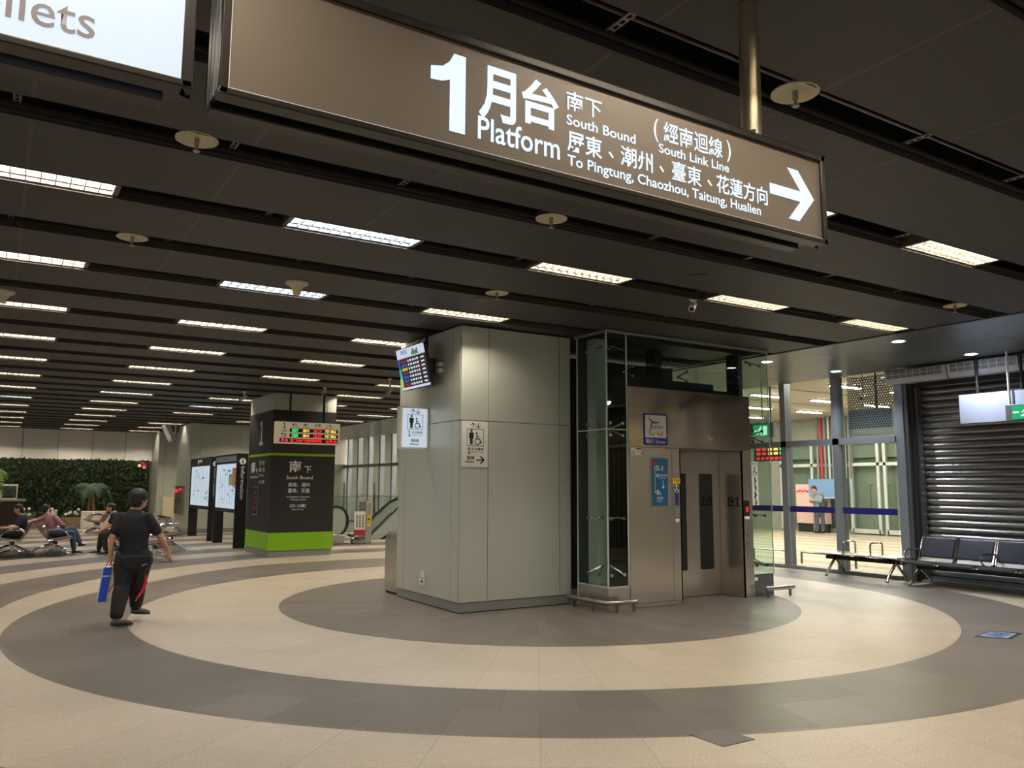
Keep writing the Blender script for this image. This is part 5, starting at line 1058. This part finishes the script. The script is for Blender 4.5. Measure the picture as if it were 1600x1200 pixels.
    for s in (-1, 1): e.ell(hc + lf * 0.089 * k + ll * s * 0.032 * k + lu * 0.004 * k, (0.009 * k, 0.014 * k, 0.007 * k), 'eye', 8, 6, R); e.ell(hc + lf * 0.091 * k + ll * s * 0.034 * k + lu * 0.026 * k, (0.008 * k, 0.021 * k, 0.005 * k), hairc, 8, 5, R)
    e.build('eyes', t)
    m_ = MB(t); m_.ell(hc + lf * 0.092 * k - lu * 0.066 * k, (0.007 * k, 0.022 * k, 0.006 * k), 'skin_lip', 8, 5, R); m_.build('mouth', t)
    if beard: g = MB(t); g.ell(hc + lf * 0.045 * k - lu * 0.092 * k, (0.056 * k, 0.055 * k, 0.04 * k), hairc, 12, 8, R); g.build('beard', t, remesh=voxel)
    return t

man = person('person walking away in black shirt and trousers, carrying a blue shopping bag', dict(
    head=(1.478, 10.86, 1.478), neck=(1.44, 10.87, 1.365), shL=(1.295, 10.94, 1.275), shR=(1.58, 10.79, 1.27), elL=(1.215, 10.92, 1.04), elR=(1.715, 10.80, 1.035),
    haL=(1.212, 10.95, 0.80), haR=(1.835, 10.90, 0.86), hipL=(1.375, 10.92, 0.80), hipR=(1.53, 10.84, 0.80), knL=(1.345, 10.86, 0.45), anL=(1.285, 10.74, 0.095), toL=(1.47, 10.76, 0.02),
    knR=(1.53, 10.97, 0.44), anR=(1.545, 11.12, 0.165), toR=(1.71, 11.12, 0.075), hdL=(0.05, 0.05, -1), hdR=(0.35, 0.35, -0.85)), 0.94, (0.45, 0.89, 0), (0.92, 0.38, 0.05),
    'skin', 'hair', 'shirt_black', 'trouser_black', 'shoe_grey', 'shoe_black', voxel=0.011, curl=0.9, loose=1.3, hk=1.16)
MB(man).tube([(1.585, 10.80, 0.60), (1.60, 10.87, 0.48), (1.575, 10.90, 0.38), (1.50, 10.86, 0.27)], [0.006, 0.026, 0.022, 0.006], 'pinkstripe', 8).build('trouser_stripe', man)
t = thing('waist_bag', (1.45, 10.8, 0.7), 'black waist bag worn low across the back of the walking person', 'bag')
fb = Frame((1.475, 10.785, 0), Vector((0.906, -0.423, 0)), Z)
MB(t).prism(fb, [(-0.195, 0.80), (-0.185, 0.70), (-0.13, 0.645), (0.02, 0.63), (0.13, 0.655), (0.185, 0.72), (0.19, 0.81), (0.10, 0.825), (-0.10, 0.82)], -0.04, 0.075, 'shirt_black').build('pouch', t, 0.03)
MB(t).tube([(1.30, 10.80, 0.80), (1.22, 10.93, 1.0), (1.30, 10.90, 1.28)], 0.014, 'black', 8).build('strap', t)
MB(t).stroke(fb, [(0.09, 0.70), (0.14, 0.715)], 0.016, 0.074, 0.079, 'grille').build('tag', t)
t = thing('shopping_bag', (1.2, 11.0, 0.27), 'blue and white paper shopping bag carried by the walking person', 'bag')
def slab(a, b, dp, z0, z1, tilt, m, nm):
    a, b, dp = Vector(a), Vector(b), Vector(dp); tl = Vector(tilt); base = [a, b, b + dp, a + dp]; vs = [p + Z * z0 for p in base] + [p + tl + Z * z1 for p in base]
    return MB(t).add(vs, [(0, 1, 2, 3), (4, 5, 6, 7), (0, 1, 5, 4), (1, 2, 6, 5), (2, 3, 7, 6), (3, 0, 4, 7)], m)
slab((1.088, 10.93, 0), (1.186, 10.93, 0), (0.10, 0.30, 0), 0.27, 0.675, (0.046, 0.01, 0), 'bagpaper', 'b').build('paper_body', t, 0.003)
slab((1.098, 10.925, 0), (1.182, 10.925, 0), (0, 0.003, 0), 0.275, 0.56, (0.033, 0.007, 0), 'bagblue', 'b').build('printed_panel', t); slab((1.134, 10.932, 0), (1.220, 10.932, 0), (0, 0.003, 0), 0.58, 0.672, (0.01, 0.003, 0), 'bagblue', 'b').build('printed_panel', t)
for dx in (0.0, 0.05): MB(t).tube([(1.17 + dx, 11.0 + dx * 2, 0.67), (1.19 + dx * 0.5, 10.97, 0.74), (1.225, 10.965, 0.735), (1.235 + dx * 0.3, 11.03 + dx * 2, 0.67)], 0.006, 'red', 6).build('handle', t)
MB(t).tube([(1.21, 10.98, 0.37), (1.27, 11.05, 0.45), (1.30, 11.08, 0.52)], 0.007, 'pinkstripe', 6).build('ribbon', t)

person('seated person in a pink shirt and jeans with crossed legs', dict(
    head=(1.03, 22.45, 1.07), neck=(1.07, 22.42, 0.965), shL=(1.06, 22.60, 0.90), shR=(1.20, 22.26, 0.90), elL=(0.86, 22.62, 0.80), elR=(1.38, 22.22, 0.70), haL=(0.72, 22.48, 0.78), haR=(1.42, 22.42, 0.60),
    hipL=(1.20, 22.52, 0.50), hipR=(1.20, 22.32, 0.50), knL=(1.64, 22.50, 0.58), knR=(1.60, 22.28, 0.50), anL=(1.80, 22.42, 0.24), anR=(1.66, 22.26, 0.09), toL=(1.93, 22.42, 0.18), toR=(1.86, 22.26, 0.02)), 0.92, (1, 0.1, 0), (0.75, 0.65, 0),
    'skin_pale', 'hair_brown', 'shirt_pink', 'jeans', 'shoe_black', 'sole_white', voxel=0.014, sleeve='long', hair_long=0.08)
person('seated woman in a dark navy shirt looking down at her hands', dict(
    head=(0.46, 22.4, 1.075), neck=(0.535, 22.4, 0.965), shL=(0.56, 22.24, 0.895), shR=(0.56, 22.56, 0.895), elL=(0.47, 22.20, 0.67), elR=(0.45, 22.60, 0.67), haL=(0.24, 22.30, 0.645), haR=(0.24, 22.48, 0.645),
    hipL=(0.52, 22.31, 0.50), hipR=(0.52, 22.49, 0.50), knL=(0.10, 22.28, 0.53), knR=(0.10, 22.52, 0.53), anL=(0.06, 22.28, 0.10), anR=(0.06, 22.52, 0.10), toL=(-0.12, 22.28, 0.02), toR=(-0.12, 22.52, 0.02)), 0.90, (-1, 0, 0), (-0.9, 0.05, -0.35),
    'skin_pale', 'hair', 'shirt_navy', 'blacksoft', 'shoe_black', 'sole_white', voxel=0.014, hair_long=0.16)
t = thing('pink_phone', (0.18, 22.4, 0.66), 'small pink pouch held on the lap of the woman in navy', 'pouch'); MB(t).box(0.06, 22.32, 0.625, 0.20, 22.46, 0.68, 'handpink').build('pouch', t, 0.015)
person('bearded person in black leaning forward on the bench behind the walking person', dict(
    head=(2.33, 21.7, 1.10), neck=(2.40, 21.7, 0.985), shL=(2.44, 21.54, 0.93), shR=(2.44, 21.86, 0.93), elL=(2.36, 21.50, 0.70), elR=(2.34, 21.88, 0.72), haL=(2.15, 21.62, 0.575), haR=(2.16, 21.76, 0.59),
    hipL=(2.62, 21.61, 0.50), hipR=(2.62, 21.79, 0.50), knL=(2.20, 21.56, 0.51), knR=(2.20, 21.84, 0.52), anL=(2.27, 21.52, 0.10), anR=(2.15, 21.9, 0.10), toL=(2.07, 21.50, 0.02), toR=(1.93, 21.9, 0.03)), 0.93, (-1, 0, 0), (-1, 0.1, -0.1),
    'skin', 'hair', 'shirt_black', 'charcoal', 'shoe_black', 'sole_white', voxel=0.014, beard=True)
person('person standing in profile in grey with a dark backpack, seen through the glass wall', dict(
    head=(25.80, 19.88, 1.60), neck=(25.86, 19.86, 1.47), shL=(25.98, 20.0, 1.38), shR=(26.0, 19.68, 1.38), elL=(25.84, 20.02, 1.14), elR=(25.84, 19.66, 1.14), haL=(25.62, 19.92, 1.20), haR=(25.62, 19.78, 1.20),
    hipL=(26.0, 19.92, 0.92), hipR=(26.0, 19.76, 0.92), knL=(25.95, 19.92, 0.50), knR=(26.05, 19.74, 0.50), anL=(26.0, 19.92, 0.09), anR=(26.06, 19.74, 0.09), toL=(25.78, 19.92, 0.02), toR=(25.84, 19.74, 0.02)), 1.0, (-0.95, 0.3, 0), (-0.9, 0.3, -0.3),
    'skin', 'hair', 'shirt_grey', 'trouser_grey', 'shoe_black', 'shoe_black', voxel=0.016, sleeve='long', shift=(-0.27, -0.2, 0))
t = thing('backpack', (26.0, 19.7, 0.95), 'dark olive backpack on the person seen through the glass wall', 'bag')
sh_ = Vector((-0.27, -0.2, 0))
MB(t).ell(Vector((26.02, 19.66, 1.07)) + sh_, (0.19, 0.13, 0.20), 'bagolive', 14, 10).ell(Vector((25.93, 19.58, 1.0)) + sh_, (0.11, 0.06, 0.10), 'bagolive', 12, 8).build('pack', t); MB(t).tube([Vector(p) + sh_ for p in [(25.95, 19.7, 1.22), (25.93, 19.66, 1.40), (26.05, 19.68, 1.42), (26.1, 19.7, 1.2)]], 0.02, 'black', 8).build('strap', t)

for o in S.objects:
    if 'loc0' in o: del o['loc0']
